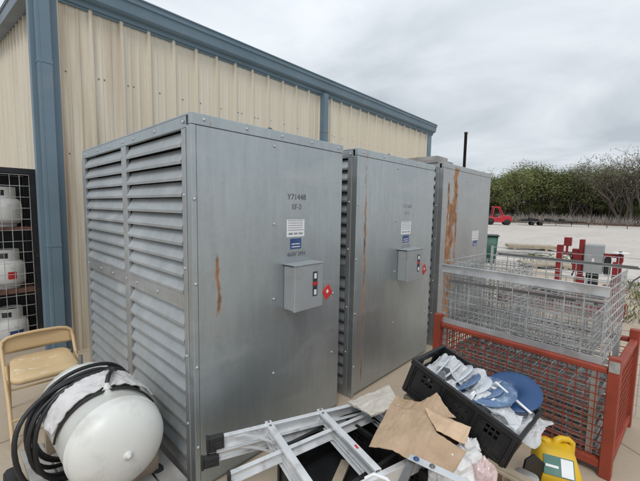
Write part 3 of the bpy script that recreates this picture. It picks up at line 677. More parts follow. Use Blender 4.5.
# ------------------------------------------------------------------ step ladder
A = Vector((.94, 1.565, 0)); rd = Vector((1.73-.94, 1.225-1.565, 0)).normalized(); nd = Vector((rd.y, -rd.x, 0))    # nd points to the camera side
if nd.y > 0: nd = -nd
LZ = .45
LA = empty('step_ladder', (A.x, A.y, .389), 0, 'aluminium step ladder with black rubber feet lying on the black crates', 'ladder')
def lp(s, t, z): v = rd*s+nd*t; return Vector((v.x, v.y, z+LZ-.389))
def channel(mb, a, b, wdt, hgt, side):    # C section: web + two flanges, top flange at a.z
    d = b-a; sv = side.normalized(); th = .003
    mb.obox(a, d, sv*wdt, (0, 0, -th)); mb.obox(a+Vector((0, 0, -hgt)), d, sv*wdt, (0, 0, th)); mb.obox(a+Vector((0, 0, -th-.0003)), d, sv*th, (0, 0, -hgt+2*th+.0006))
LL = .98; SK = .10                                         # SK: treads lean this much along the rails
m = MB(); channel(m, lp(.0, 0, 0), lp(LL, 0, 0), .028, .075, nd); m.build('front_rail', 'alu', LA, bevel=.001)
m = MB(); channel(m, lp(-.02, .66, -.0), lp(LL, .53, -.0), .028, .075, -nd); m.build('front_rail', 'alu', LA, bevel=.001)
m = MB(); channel(m, lp(-.03, .03, -.062), lp(LL, .05, -.035), .022, .05, nd); m.build('rear_rail', 'alu_worn', LA, bevel=.001)
m = MB(); channel(m, lp(-.005, .262, -.016), lp(LL, .070, -.016), .026, .055, nd); m.build('rear_rail', 'alu', LA, bevel=.001)
def foot(s, t, z, hgt, wdt):
    m = MB(); a = lp(s, t, z); m.obox(a+rd*-.065+Vector((0, 0, .004)), rd*.075, nd*(wdt+.006), (0, 0, -hgt-.008)); m.obox(a+rd*-.078+nd*-.004+Vector((0, 0, .006)), rd*.0128, nd*(wdt+.014), (0, 0, -hgt-.014))
    m.obox(a+rd*-.045+nd*(wdt+.0065)+Vector((0, 0, -.02)), rd*.045, nd*.006, (0, 0, -hgt+.04))
    m.build('rubber_foot', 'boot', LA, bevel=.005)
foot(.0, -.004, .002, .07, .03); foot(-.03, .022, -.084, .045, .03); foot(-.02, .66, 0, .075, -.034)
m = MB(); m.obox(lp(-.012, .257, -.012), rd*.014, nd*.036, (0, 0, -.066)); m.build('end_cap', 'boot', LA, bevel=.003)
for i, s in enumerate((.27, .585, .90)):
    m = MB(); t1 = .655-.13*s/LL-.03
    a, b = lp(s, -.002, .012), lp(s+SK*t1, t1, .012); d = b-a
    m.obox(a, d, -rd*.034, (0, 0, -.003)); m.obox(a+Vector((0, 0, -.0032)), d, -rd*.003, (0, 0, -.088)); m.obox(a+Vector((0, 0, -.0915)), d, -rd*.045, (0, 0, -.003))
    m.obox(a-rd*.0312+Vector((0, 0, -.0033)), d, -rd*.003, (0, 0, -.014))
    for q, z in enumerate((-.028, -.044, -.060, -.076)): m.obox(a-rd*.0032+Vector((0, 0, z)), d, -rd*(.012+.006*q), (0, 0, -.003))
    m.build('step', 'alu', LA, bevel=.0008)
    for t_ in (0, .036):
        q = MB(); c = lp(s-.016, .012+t_, .0135); q.lathe([(.007, -.001), (.007, .002), (0, .003)], c, 'z', 10); q.build('rivet', 'wire_dark', LA)
for (s0, z0, z1, t0) in ((.06, -.005, -.012, .03), (.04, -.062, -.062, .034)):
    m = MB(); pp = [lp(s0, t0, z0-.008), lp(s0+.05, t0+.010, z0-.004), lp(s0+.12, t0+.045, z1-.006), lp(.256, t0+.115, z1-.014)]
    for q in range(3): m.bar(pp[q], pp[q+1], .016, .004)
    m.build('brace', 'alu_worn', LA)
m = MB(); m.box((0, 0, 0), (.03, .012, .001)); o = m.build('warning_sticker', 'tag', LA); o.location = lp(.60, .36, .0122); o.rotation_euler = (0, 0, math.atan2(nd.y, nd.x))
# scraps lying in the crate beneath the ladder
for i, (x, y, l, a, lab) in enumerate(((1.14, .98, .33, 20, 'short pale wood offcut lying in the open crate below the ladder'), (1.28, .82, .28, -35, 'angled wood offcut nearest the camera in the open crate'))):
    m = MB(); m.box((0, 0, 0), (l, .05, .02)); o = m.build('wood_offcut', 'plank', None, (x, y, .215+.025*i), bevel=.002); o.rotation_euler = (0, R(-6), R(a)); tag(o, lab, 'wood scrap')

# ------------------------------------------------------------------ cardboard, padding, bags
def sheet(name, quad, amp, seed, mat, label, cat, solid=.004, nu=40, nv=32, crease=()):
    q = [Vector(c) for c in quad]; m = MB(); c0 = sum(q, Vector())/4
    def f(a, b):
        v = (q[0]*(1-a)+q[1]*a)*(1-b)+(q[3]*(1-a)+q[2]*a)*b
        w = Vector((a*3.2+seed, b*2.8, seed)); z = amp*(noise.noise(w)+.5*(abs(noise.noise(w*2.1))-.3)+.2*noise.noise(w*5))
        for (a0, b0, dx, dy, wd, hh) in crease:
            dd = (a-a0)*dy-(b-b0)*dx; z += (hh*2.2*max(-wd, -abs(dd))/wd+hh) if wd < 1 else -hh*abs(dd)
        e = .006*noise.noise(Vector((a*9+seed, b*9, 9)))
        return v-c0+Vector((e, -e, z))
    m.grid(f, nu, nv, False); o = m.build(name, mat, None, c0, solid=solid); tag(o, label, cat); return o
def folded(name, pts, quads, mat, label, cat, th=.004, amp=.004, n=14, freq=11):
    """stiff folded sheet: flat facets that meet in sharp creases"""
    m = MB()
    for q in quads:
        P = [Vector(pts[k]) for k in q]
        def f(a, b):
            v = (P[0]*(1-a)+P[1]*a)*(1-b)+(P[3]*(1-a)+P[2]*a)*b
            return v+Vector((0, 0, amp*(noise.noise(v*freq)+.9*(.3-abs(noise.noise(v*freq*1.9)))+.3*noise.noise(v*60))))
        m.grid(f, n, n, False)
    o = m.build(name, mat, None, solid=0); bm = bmesh.new(); bm.from_mesh(o.data); bmesh.ops.remove_doubles(bm, verts=bm.verts, dist=.0005); bmesh.ops.recalc_face_normals(bm, faces=bm.faces); bm.to_mesh(o.data); bm.free()
    c = sum((Vector(v) for v in pts.values()), Vector())/len(pts); o.data.transform(Matrix.Translation(-c)); o.location = c
    q = o.modifiers.new('solid', 'SOLIDIFY'); q.thickness = th; q.offset = 0
    return tag(o, label, cat)
folded('cardboard_sheet', dict(A=(1.353, .909, .50), B=(1.583, .955, .555), C=(1.660, .774, .605), G=(1.537, .652, .60), E=(1.446, .538, .51), F=(1.407, .708, .50), Q=(1.495, .780, .572), H=(1.385, .80, .515), J=(1.622, .865, .59), I=(1.575, .525, .55)),
       [('A', 'B', 'Q', 'H'), ('B', 'J', 'Q', 'Q'), ('J', 'C', 'G', 'Q'), ('H', 'Q', 'G', 'F'), ('F', 'G', 'I', 'E')], 'kraft', 'large folded brown cardboard sheet lying on the ladder end', 'cardboard', .004, .009, 22, 8)
folded('cardboard_sheet', dict(C=(1.662, .778, .617), D=(1.675, .545, .612), I=(1.582, .536, .577), G=(1.535, .655, .612), K=(1.63, .66, .628)),
       [('C', 'K', 'G', 'G'), ('C', 'D', 'K', 'K'), ('D', 'I', 'G', 'K')], 'kraft_pale', 'pale brown cardboard flap lying across the right of the large sheet', 'cardboard', .004, .007, 18, 9)
folded('kraft_paper', dict(a=(1.585, .935, .55), b=(1.769, .762, .665), c=(1.70, .627, .605), d=(1.652, .796, .575), e=(1.70, .87, .575)),
       [('a', 'e', 'b', 'd'), ('d', 'b', 'c', 'c')], 'kraft', 'peaked piece of brown paper rising behind the large cardboard sheet', 'paper', .003, .014, 16, 8)
folded('kraft_paper', dict(a=(1.62, .98, .53), b=(1.74, .99, .575), c=(1.78, .86, .56), d=(1.66, .85, .57)),
       [('a', 'b', 'c', 'd')], 'kraft', 'small crumpled brown paper between the dirty padding and the crate', 'paper', .003, .02, 16, 9)
folded('padding', dict(a=(1.62, 1.25, .475), b=(1.87, 1.12, .53), c=(1.70, .945, .548), d=(1.56, 1.04, .50), e=(1.70, 1.09, .53)),
       [('a', 'b', 'e', 'e'), ('b', 'c', 'e', 'e'), ('c', 'd', 'e', 'e'), ('d', 'a', 'e', 'e')], 'pad', 'dirty white padding folded over the far end of the ladder', 'cloth', .012, .012, 16, 9)
sheet('kraft_paper', [(1.50, .62, .43), (1.62, .58, .44), (1.40, .46, .42), (1.30, .58, .40)], .03, 7.7, 'kraft', 'small crumpled brown paper under the big cardboard sheet', 'paper', .003)
def lump(name, c, rad, seed, mat, label, cat, amp=.35):
    m = MB(); bm = bmesh.new(); bmesh.ops.create_icosphere(bm, subdivisions=4, radius=1)
    vs = []
    for v in bm.verts:
        n = v.co.normalized(); k = 1+amp*(noise.noise(n*1.6+Vector((seed, 0, 0)))+.5*abs(noise.noise(n*3.7+Vector((0, seed, 0))))+.3*abs(noise.noise(n*8+Vector((0, 0, seed)))))
        vs.append(Vector((n.x*rad[0], n.y*rad[1], n.z*rad[2]))*k)
    m.add(vs, [[v.index for v in f.verts] for f in bm.faces]); bm.free()
    o = m.build(name, mat, None, c); tag(o, label, cat); return o
lump('plastic_bag', (1.60, .57, .41), (.14, .10, .12), 1.7, 'bag', 'white plastic bag sagging against the front of the tilted crate', 'bag')
lump('plastic_bag', (1.60, .455, .43), (.06, .05, .085), 5.2, 'pink', 'pale pink translucent plastic bag bunched up beside the white bag', 'bag', .5)
lump('cloth_scrap', (1.72, .56, .47), (.06, .04, .05), 8.8, 'bag', 'small white rag tucked behind the cardboard sheet', 'rag', .5)

# ------------------------------------------------------------------ steel bracket and tubes in front
BR = empty('steel_bracket', (1.25, .62, .50), 0, 'galvanised flat steel bracket with bolts lying on the pile at the bottom edge', 'bracket')
m = MB(); a, b = Vector((.10, .075, .06)), Vector((.14, -.18, .05)); m.bar(a, b, .04, .005); m.build('flat_bar', 'channel', BR, bevel=.002)
m = MB(); m.bar(Vector((.10, .06, .045)), Vector((-.10, .02, .02)), .035, .012); m.build('folded_arm', 'wire_dark', BR, bevel=.002)
for f in (.13, .40):
    c = a.lerp(b, f); m = MB(); m.lathe([(.013, .0028), (.013, .006), (.007, .006), (.007, .011), (0, .011)], c, 'z', 6 if f > .2 else 12); m.build('bolt', 'wire_dark' if f > .2 else 'blue', BR)
m = MB(); m.tube([(1.17, .80, .50), (1.19, .77, .525), (1.21, .72, .52), (1.22, .66, .48), (1.20, .60, .44)], .008, 8); tag(m.build('hooked_tube', 'white'), 'thin white hooked tube sticking up between the ladder steps', 'tube')
m = MB(); c = Vector((1.10, .74, .48)); m.tube([c+Vector((.022*math.cos(a), .01*math.sin(a), .022*math.sin(a))) for a in [2*math.pi*k/16 for k in range(16)]], .006, 8, True); tag(m.build('metal_ring', 'white'), 'small white metal ring at the bottom edge beside the hooked tube', 'ring')
m = MB()
m.box((0, 0, 0), (.05, .42, .012)); m.box((.012, .01, .0125), (.05, .38, .024)); o = m.build('wood_lath', 'plank', None, (1.80, .12, .34)); o.rotation_euler = (R(8), 0, R(6)); tag(o, 'thin pale wood laths below the low end of the tilted crate', 'wood')
m = MB(); P = rrect(.13, .11, .03); m.add([(x*.9, y*.9, 0) for x, y in P]+[(x, y, .14) for x, y in P]+[(x*.93, y*.93, .15) for x, y in P], [tuple(range(len(P)))[::-1]]+[(q*len(P)+i, q*len(P)+(i+1) % len(P), (q+1)*len(P)+(i+1) % len(P), (q+1)*len(P)+i) for q in range(2) for i in range(len(P))]+[tuple(range(2*len(P), 3*len(P)))], True)
tag(m.build('plastic_tub', 'clear', None, (1.88, .345, .20)), 'cloudy clear plastic tub between the tilted crate and yellow can', 'tub')
m = MB(); m.box((0, 0, 0), (.40, .34, .20)); tag(m.build('cardboard_box', 'kraft', None, (1.62, .12, .006), bevel=.003), 'brown box low on the ground under the wood laths', 'box')
m = MB(); m.prism([(0, 0, 0), (.16, 0, 0), (.17, 0, .20), (.09, 0, .27), (.03, 0, .25)], (0, .012, 0)); o = m.build('plastic_board', 'black', None, (2.00, .40, .10), bevel=.003); o.rotation_euler = (R(4), 0, R(-30)); tag(o, 'black plastic board leaning on the yellow can', 'board')

# yellow fuel can
Y = empty('yellow_can', (2.27, .275, .007), R(18), 'yellow plastic can with green and white label beside the red crate', 'can')
m = MB(); rings = []
P = rrect(1, 1, .22, 5); n = len(P)
for (sx, sy, z, ox) in ((.22, .20, 0, 0), (.245, .225, .02, 0), (.245, .225, .21, 0), (.238, .220, .235, .0), (.16, .17, .315, .03), (.12, .13, .327, .03)): rings.append([(x*sx+ox, y*sy, z) for x, y in P])
m.add([v for q in rings for v in q], [tuple(range(n))[::-1]]+[(q*n+i, q*n+(i+1) % n, (q+1)*n+(i+1) % n, (q+1)*n+i) for q in range(5) for i in range(n)]+[tuple(range(5*n, 6*n))], True); m.build('body', 'yellow', Y)
m = MB(); m.tube([(.09, -.085, .27), (.10, -.09, .325), (.095, -.07, .342), (.08, -.03, .345), (.07, -.01, .335), (.06, 0, .30)], [.02, .018, .017, .018, .02, .022], 10); m.build('handle', 'yellow', Y)
m = MB(); m.lathe([(.026, .30), (.026, .338), (.022, .342), (0, .342)], (.05, .045, 0), 'z', 16); m.build('cap', 'yellow', Y)
m = MB(); m.obox((-.1175, .07, .240), (0, -.14, 0), (.0665, 0, .0695), (-.004, 0, .0034)); lb = m.build('label', 'green_lbl', Y)
m = MB(); m.obox((-.1190, -.01, .2465), (.0, -.055, 0), (.0600, 0, .0628), (-.0008, 0, .0007)); m.obox((-.0960, .062, .2705), (.0, -.06, 0), (.0085, 0, .0089), (-.0008, 0, .0007)); m.build('label_patch', 'white', lb)

# ------------------------------------------------------------------ red crate
RX0, RX1, RY0, RY1, RZ = 2.70, 3.58, .047, 1.275, .705; RROT = R(-5)
def rloc(x, y, z):                          # everything in the crate is turned with it
    v = Matrix.Rotation(RROT, 3, 'Z') @ Vector((x-RX0, y-RY0, 0)); return (RX0+v.x, RY0+v.y, z)
RC = empty('mesh_crate', (RX0, RY0, .007), RROT, 'red steel crate with wire mesh sides and corner posts', 'crate')
lx, ly = RX1-RX0, RY1-RY0
for (x, y) in ((0, 0), (0, ly-.06), (lx-.06, 0), (lx-.06, ly-.06)):
    m = MB(); m.box((x, y, 0), (x+.06, y+.06, RZ+.062)); m.build('corner_post', 'red', RC, bevel=.004)
for (a, b) in (((.008, .061, RZ-.045), (.052, ly-.061, RZ-.008)), ((lx-.05, .061, RZ-.045), (lx-.006, ly-.061, RZ-.008)), ((.061, .008, RZ-.045), (lx-.061, .052, RZ-.008)), ((.061, ly-.052, RZ-.045), (lx-.061, ly-.008, RZ-.008))):
    m = MB(); m.box(a, b); m.build('top_rail', 'red', RC, bevel=.008)
for (a, b) in (((.008, .061, .05), (.052, ly-.061, .10)), ((lx-.05, .061, .05), (lx-.006, ly-.061, .10)), ((.061, .008, .05), (lx-.061, .052, .10)), ((.061, ly-.052, .05), (lx-.061, ly-.008, .10))):
    m = MB(); m.box(a, b); m.build('bottom_rail', 'red', RC, bevel=.004)
zm = RZ-.147
for (o_, u_) in (((.03, .061, .101), (0, ly-.122, 0)), ((lx-.028, .061, .101), (0, ly-.122, 0))):
    m = MB(); wires(m, o_, u_, (0, 0, zm), 21, 11, .0055); m.build('mesh_side', 'red', RC)
for (o_, u_) in (((.061, .03, .101), (lx-.122, 0, 0)), ((.061, ly-.03, .101), (lx-.122, 0, 0))):
    m = MB(); wires(m, o_, u_, (0, 0, zm), 17, 11, .0055); m.build('mesh_side', 'red', RC)
m = MB(); wires(m, (.06, .06, .07), (lx-.12, 0, 0), (0, ly-.12, 0), 16, 20, .006); m.build('mesh_floor', 'red', RC)
m = MB(); m.box((-.0025, .004, RZ-.02), (-.0005, .056, RZ+.05)); m.build('scuffed_plate', 'wire', RC)
m = MB(); m.box((.002, .002, RZ+.0625), (.058, .058, RZ+.066)); m.build('post_cap', 'red', RC)

# galvanised baskets, nested
def basket(x0, y0, z0, sx, sy, sz, nx, ny, nz, w, label, chan=True, mat='wire', cat='wire basket', name='wire_basket', topbar=False, bottom=True):
    t = empty(name, rloc(x0, y0, z0), RROT, label, cat, 'galvanised wire baskets and panels')
    for (o_, u_, nn) in (((0, 0, 0), (0, sy, 0), ny), ((sx, 0, 0), (0, sy, 0), ny), ((.006, 0, 0), (sx-.012, 0, 0), nx), ((.006, sy, 0), (sx-.012, 0, 0), nx)):
        m = MB(); wires(m, o_, u_, (0, 0, sz), nn, nz, w); m.build('mesh_side', mat, t)
    if bottom: m = MB(); wires(m, (.004, .004, .004), (sx-.008, 0, 0), (0, sy-.008, 0), nx, ny, w); m.build('mesh_floor', mat, t)
    if chan:
        m = MB(); z = sz-.09; x = -.012; m.box((x-.004, -.02, z), (x, sy+.02, z+.055)); m.box((x-.02, -.02, z+.0552), (x, sy+.02, z+.059)); m.box((x-.02, -.02, z-.004), (x, sy+.02, z-.0002)); m.build('channel_bar', 'channel', t, bevel=.001)
    if topbar:
        m = MB(); m.box((sx+.006, -.06, sz+.0), (sx+.03, sy*.86, sz+.022)); m.build('top_bar', 'wire_dark', t, bevel=.002)
        m = MB(); m.tube([(sx+.018, -.05, sz+.012), (sx+.018, -.09, sz-.0), (sx+.018, -.095, sz-.03), (sx+.018, -.04, sz-.09), (sx+.012, -.02, sz-.16)], .006, 8); m.build('corner_hook', 'wire_dark', t)
    return t
BK = basket(2.75, .155, .715, .765, 1.065, .52, 9, 10, 8, .006, 'large galvanised wire basket standing in the red crate', topbar=True)
for (x, y) in ((0, 0), (.725, 0), (0, 1.025), (.725, 1.025)):
    m = MB(); m.box((x, y, -.605), (x+.035, y+.035, -.009)); m.build('leg', 'channel', BK)
m = MB(); m.box((-.012, -.01, -.008), (.02, 1.075, -.001)); m.box((-.012, -.01, -.0009), (-.005, 1.075, .035)); m.build('bottom_frame', 'channel', BK)
basket(2.80, .77, .725, .62, .42, .475, 15, 12, 13, .005, 'small bright wire basket nested at the left inside the large basket', chan=False)
basket(2.83, .22, .725, .60, .48, .27, 12, 11, 7, .005, 'low wire basket nested at the right inside the large basket', chan=False, mat='wire')
for i, (x, lab) in enumerate(((2.775, 'loose wire mesh sheet leaning at the front inside the large basket'), (3.10, 'loose wire mesh sheet standing in the middle of the large basket'))):
    m = MB(); wires(m, (0, 0, 0), (0, .92, 0), (.02, 0, .34-.07*i), 22, 9, .0045); m.bar((.021, 0, .345-.07*i), (.021, .92, .345-.07*i), .012)
    o = m.build('mesh_sheet', 'wire', None, rloc(x, .22, .728)); o.rotation_euler = (0, 0, RROT); tag(o, lab, 'wire mesh', 'galvanised wire baskets and panels')
m = MB(); m.box((0, 0, 0), (.03, .98, .02)); tag(m.build('steel_bar', 'wire_dark', None, rloc(2.80, .20, 1.065)), 'dark steel bar lying across inside the large wire basket', 'bar')
# folded panels lying in the crate
pm = MB()
for (dz) in (0, .03): wires(pm, (0, 0, dz), (.70, 0, 0), (0, .96, 0), 9, 12, .006)
for y in (0, .48, .954): pm.box((0, y, .006), (.70, y+.006, .028))
proto = pm.build('folded_mesh', 'wire', None)
for i in range(9):
    o = proto if i == 0 else proto.copy()
    if i: COL.objects.link(o)
    o.location = rloc(2.775+random.uniform(-.01, .015), .13+random.uniform(-.02, .03), .10+i*.050); o.rotation_euler = (0, R(random.uniform(-.6, .6)), RROT+R(random.uniform(-1.2, 1.2)))
    tag(o, 'flat folded wire panel stacked low inside the red crate', 'wire panel', 'folded panels in the red crate')
t = empty('mesh_fence', (3.72, -.62, .007), 0, 'tall thin wire fence panel standing behind the red crate', 'wire panel')
m = MB(); wires(m, (0, 0, .02), (0, 1.72, 0), (0, 0, 1.27), 9, 15, .0045); m.build('mesh', 'wire', t)
for (ya, yb) in ((-.02, -.003), (1.723, 1.74)): m = MB(); m.box((-.008, ya, 0), (.016, yb, 1.30)); m.build('end_post', 'wire', t)

# ------------------------------------------------------------------ red machine behind the crates
MC = empty('red_machine', (7.0, .2, .006), 0, 'dark red steel machine frame with a grey cabinet, behind the crates', 'machine')
def mpart(name, mat, boxes, bev=.006):
    m = MB()
    for a, b in boxes: m.box(a, b)
    return m.build(name, mat, MC, bevel=bev)
mpart('base_beam', 'redmach', [((-.08, -.05, .0), (.08, 1.75, .16)), ((.45, -.05, 0), (.6, 1.6, .16)), ((.081, .1, .02), (.449, .24, .14)), ((.081, 1.2, .02), (.449, 1.34, .14))])
mpart('upright', 'redmach', [((-.05, .785, .161), (.06, .87, 1.11))])
mpart('crosshead', 'redmach', [((.0, .661, .95), (.05, .784, 1.0)), ((-.02, .72, 1.0001), (.03, .75, 1.0999))])
mpart('top_box', 'redmach', [((-.03, .68, 1.10), (.07, .78, 1.24))])
mpart('upright', 'redmach', [((-.09, .48, .161), (.10, .60, .62)), ((-.05, .50, .621), (.05, .57, 1.22)), ((-.04, .571, .80), (.08, .66, 1.06)), ((-.07, .52, .70), (-.051, .64, .98))])
cb_ = mpart('grey_cabinet', 'pipegrey', [((-.10, .255, .70), (.16, .495, 1.15))], .012)
m = MB(); m.box((-.1025, .27, .715), (-.1005, .48, 1.135)); m.build('door', 'boxgrey', cb_); m = MB(); m.box((-.105, .36, .88), (-.103, .39, .94)); m.build('plate', 'white', cb_)
mpart('arm', 'redmach', [((-.02, .10, .965), (.06, .254, 1.02)), ((-.03, .02, .90), (.07, .10, 1.02))])
mpart('upright', 'redmach', [((-.07, .02, .161), (.08, .16, .50)), ((-.05, .03, .501), (.06, .14, .899)), ((-.12, -.05, .45), (.12, .24, .52))])
mpart('motor', 'pipe', [((-.02, .16, .68), (.06, .245, .96)), ((-.03, .30, .40), (.08, .46, .699))], .02)
m = MB(); m.lathe([(0, -.006), (.06, -.004), (.11, .0), (.112, .004), (.11, .008), (.03, .012), (0, .012)], (-.02, .06, 1.045), 'z', 24); m.build('white_disc', 'white', MC)
m = MB(); m.lathe([(.0, -.03), (.02, -.03), (.02, .02), (0, .02)], (-.02, .06, 1.05), 'z', 12); m.build('disc_hub', 'pipe', MC)
mpart('tray', 'wire_dark', [((-.1, .2, .30), (.4, 1.2, .33)), ((-.12, .9, .331), (.2, 1.15, .42))])
m = MB(); m.tube([(.0, .7, 1.0), (-.06, .66, .9), (-.05, .6, .75), (-.02, .64, .62)], .012, 6); m.build('cable', 'hose', MC)

# ------------------------------------------------------------------ yard clutter behind the far cabinet
GB = empty('green_bin', (12.0, 3.75, 0), R(20), 'dark green bin peeking out behind the farthest cabinet', 'bin')
m = MB(); P = rrect(.62, .6, .07); n = len(P); m.add([(x*.85, y*.85, .0) for x, y in P]+[(x, y, .86) for x, y in P], [tuple(range(n))[::-1]]+[(i, (i+1) % n, n+(i+1) % n, n+i) for i in range(n)]+[tuple(range(n, 2*n))], True); m.build('body', 'greenbin', GB)
m = MB(); m.box((-.34, -.33, .861), (.34, .33, .90)); m.build('lid', 'black', GB, bevel=.01)
def boards(x, y, rz, ln, n, w, mat, label, name='lumber_stack', cat='lumber', hz=.05):
    m = MB()
    for k in range(n): m.box((0, k*(w+.01), 0), (ln*random.uniform(.9, 1), k*(w+.01)+w, hz))
    m.box((.2, 0, -.08), (.3, n*(w+.01), -.001)); m.box((ln*.7, 0, -.08), (ln*.7+.1, n*(w+.01), -.001))
    o = m.build(name, mat, None, (x, y, .086)); o.rotation_euler = (0, 0, rz); tag(o, label, cat)
boards(14.2, 4.0, R(-50), 1.9, 3, .16, 'greywood', 'grey weathered boards on the ground near the green bin')
boards(16.8, 4.35, R(-65), 2.0, 4, .2, 'plank', 'pale tan boards stacked on the gravel beyond the grey boards', hz=.12)
boards(11.6, 2.5, R(-60), 1.4, 4, .2, 'plank', 'flat tan plywood pieces on the ground behind the wire baskets')
m = MB()
for k in range(16):
    a = random.uniform(0, 6.28); b = Vector((math.cos(a)*.5, math.sin(a)*.5, random.uniform(.35, .9))); m.tube([(0, 0, 0), b*.5+Vector((0, 0, .1)), b], [.012, .008, .003], 4)
tag(m.build('bare_bush', 'wire_dark', None, (17.5, 5.5, 0)), 'small dark bare bush beside the farthest cabinet on the gravel', 'bush')
m = MB()
for k in range(26):
    q = Vector((random.uniform(-.9, .9), random.uniform(-.25, .25), random.uniform(.03, .2))); d = Vector((random.uniform(-.5, .5), random.uniform(-.3, .3), random.uniform(-.05, .15))); m.tube([q, q+d*.5+Vector((0, 0, .04)), q+d], [.012, .009, .003], 4)
    for j in range(10):
        c = q+d*random.random()+Vector((random.uniform(-.07, .07), random.uniform(-.07, .07), random.uniform(-.03, .07))); u = Vector((random.uniform(-1, 1), random.uniform(-1, 1), random.uniform(-.5, .5)))*.05; v = Vector((random.uniform(-1, 1), random.uniform(-1, 1), random.uniform(-.5, .5)))*.03; m.add([c-u, c-v, c+u, c+v], [(0, 1, 2, 3)])
o = m.build('cut_branch', 'leaf', None, (13.2, 2.4, 0)); o.rotation_euler = (0, 0, R(-55)); tag(o, 'leafy green cut branch lying behind the wire baskets', 'branch')

# grass patch at the right
m = MB(); random.seed(5)
for k in range(5200):
    x = random.uniform(6.9, 11.2); y = random.uniform(-2.5, .32+.1*math.sin(x*3)); 
    if noise.noise(Vector((x*.9, y*.9, 3)))+.25 < random.uniform(-.15, .35)-.6*max(0, y-.1): continue
    hgt = random.uniform(.03, .11); a = random.uniform(0, 6.28); w = .006; lean = Vector((random.uniform(-.07, .07), random.uniform(-.07, .07), hgt)); b = Vector((x, y, 0)); s = Vector((math.cos(a)*w, math.sin(a)*w, 0))
    m.add([b-s, b+s, b+lean*.6+s*.7, b+lean, b+lean*.6-s*.7], [(0, 1, 2, 3, 4)])
tag(m.build('grass_patch', 'grass', recalc=False), 'patch of short green grass at the right edge behind the crates', 'grass', kind='stuff')

# ------------------------------------------------------------------ forklift, trailer, rail
FK = empty('forklift', (47.0, 13.6, 0), R(-62), 'red forklift parked at the far side of the gravel yard', 'forklift')
m = MB(); m.prism([(-1.5, -.6, .35), (1.45, -.6, .35), (1.5, -.6, .95), (1.2, -.6, 1.15), (.35, -.6, 1.2), (.25, -.6, 1.0), (-1.2, -.6, .95), (-1.5, -.6, .8)], (0, 1.2, 0)); m.build('body', 'redtruck', FK, bevel=.05)
m = MB()
for y in (-.52, .46):
    m.bar((-.75, y, .95), (-.6, y, 2.15), .09); m.bar((.55, y, 1.15), (.05, y, 2.15), .09); m.bar((-.6, y, 2.15), (.05, y, 2.15), .09)
m.box((-.7, -.57, 2.2), (.12, .57, 2.28)); m.build('cab_frame', 'redtruck', FK)
m = MB(); m.box((-.55, -.25, .96), (-.05, .25, 1.15)); m.box((-.58, -.25, 1.151), (-.45, .25, 1.65)); m.build('seat', 'tyre', FK, bevel=.03)
m = MB()
for y in (-.45, .35): m.box((-1.75, y, .15), (-1.6, y+.1, 2.75))
for z in (.6, 1.4, 2.1, 2.7): m.box((-1.74, -.34, z), (-1.62, .34, z+.08))
m.build('mast', 'pipe', FK)
for y in (-.4, .25):
    m = MB(); m.box((-2.7, y, .1), (-1.76, y+.14, .16)); m.build('fork', 'pipe', FK)
for (x, rr) in ((-.95, .42), (.95, .36)):
    for y in (-.72, .5):
        m = MB(); m.lathe([(.0, 0), (rr*.55, 0), (rr*.9, -.01), (rr, .04), (rr, .2), (rr*.9, .25), (0, .24)], (x, y, rr), 'y', 20); o = m.build('wheel', 'tyre', FK)
        m = MB(); m.lathe([(0, -.012), (rr*.5, -.012), (rr*.5, .0), ], (x, y-.001, rr), 'y', 16); m.build('rim', 'rackblack', o)
m = MB(); m.box((1.48, -.35, .5), (1.52, .35, .68)); m.build('white_panel', 'white', FK)
TRL = empty('flat_trailer', (51.2, 9.6, 0), R(-68), 'long low black flatbed trailer next to the red forklift', 'trailer')
m = MB(); m.box((-2.6, -.9, .5), (3.2, .9, .62)); m.bar((3.2, 0, .56), (4.6, 0, .5), .12); m.build('deck', 'pipe', TRL)
for x in (-1.2, -.3):
    for y in (-.8, .6):
        m = MB(); m.lathe([(0, 0), (.2, 0), (.22, .05), (.22, .16), (.2, .2), (0, .2)], (x, y, .22), 'y', 18); m.build('wheel', 'tyre', TRL)
m = MB(); random.seed(3)
for k in range(7):
    x = random.uniform(-2.3, 2.6); m.box((x, -.7, .621), (x+random.uniform(.2, .6), .5, .62+random.uniform(.1, .35)))
m.build('load', 'pipe', TRL, bevel=.02)
RL = empty('rusty_rail', (0, 0, 0), 0, 'long low rusty pipe rail along the far edge of the gravel yard', 'rail')
a, b = Vector((54, 8.6, 0)), Vector((48.5, -2.0, 0))
m = MB(); m.bar(a+Vector((0, 0, .44)), b+Vector((0, 0, .42)), .11); m.build('pipe', 'rust', RL)
for k in range(7):
    q = a.lerp(b, k/6); m = MB(); m.bar(q, q+Vector((0, 0, .38)), .07); m.build('post', 'rust', RL)

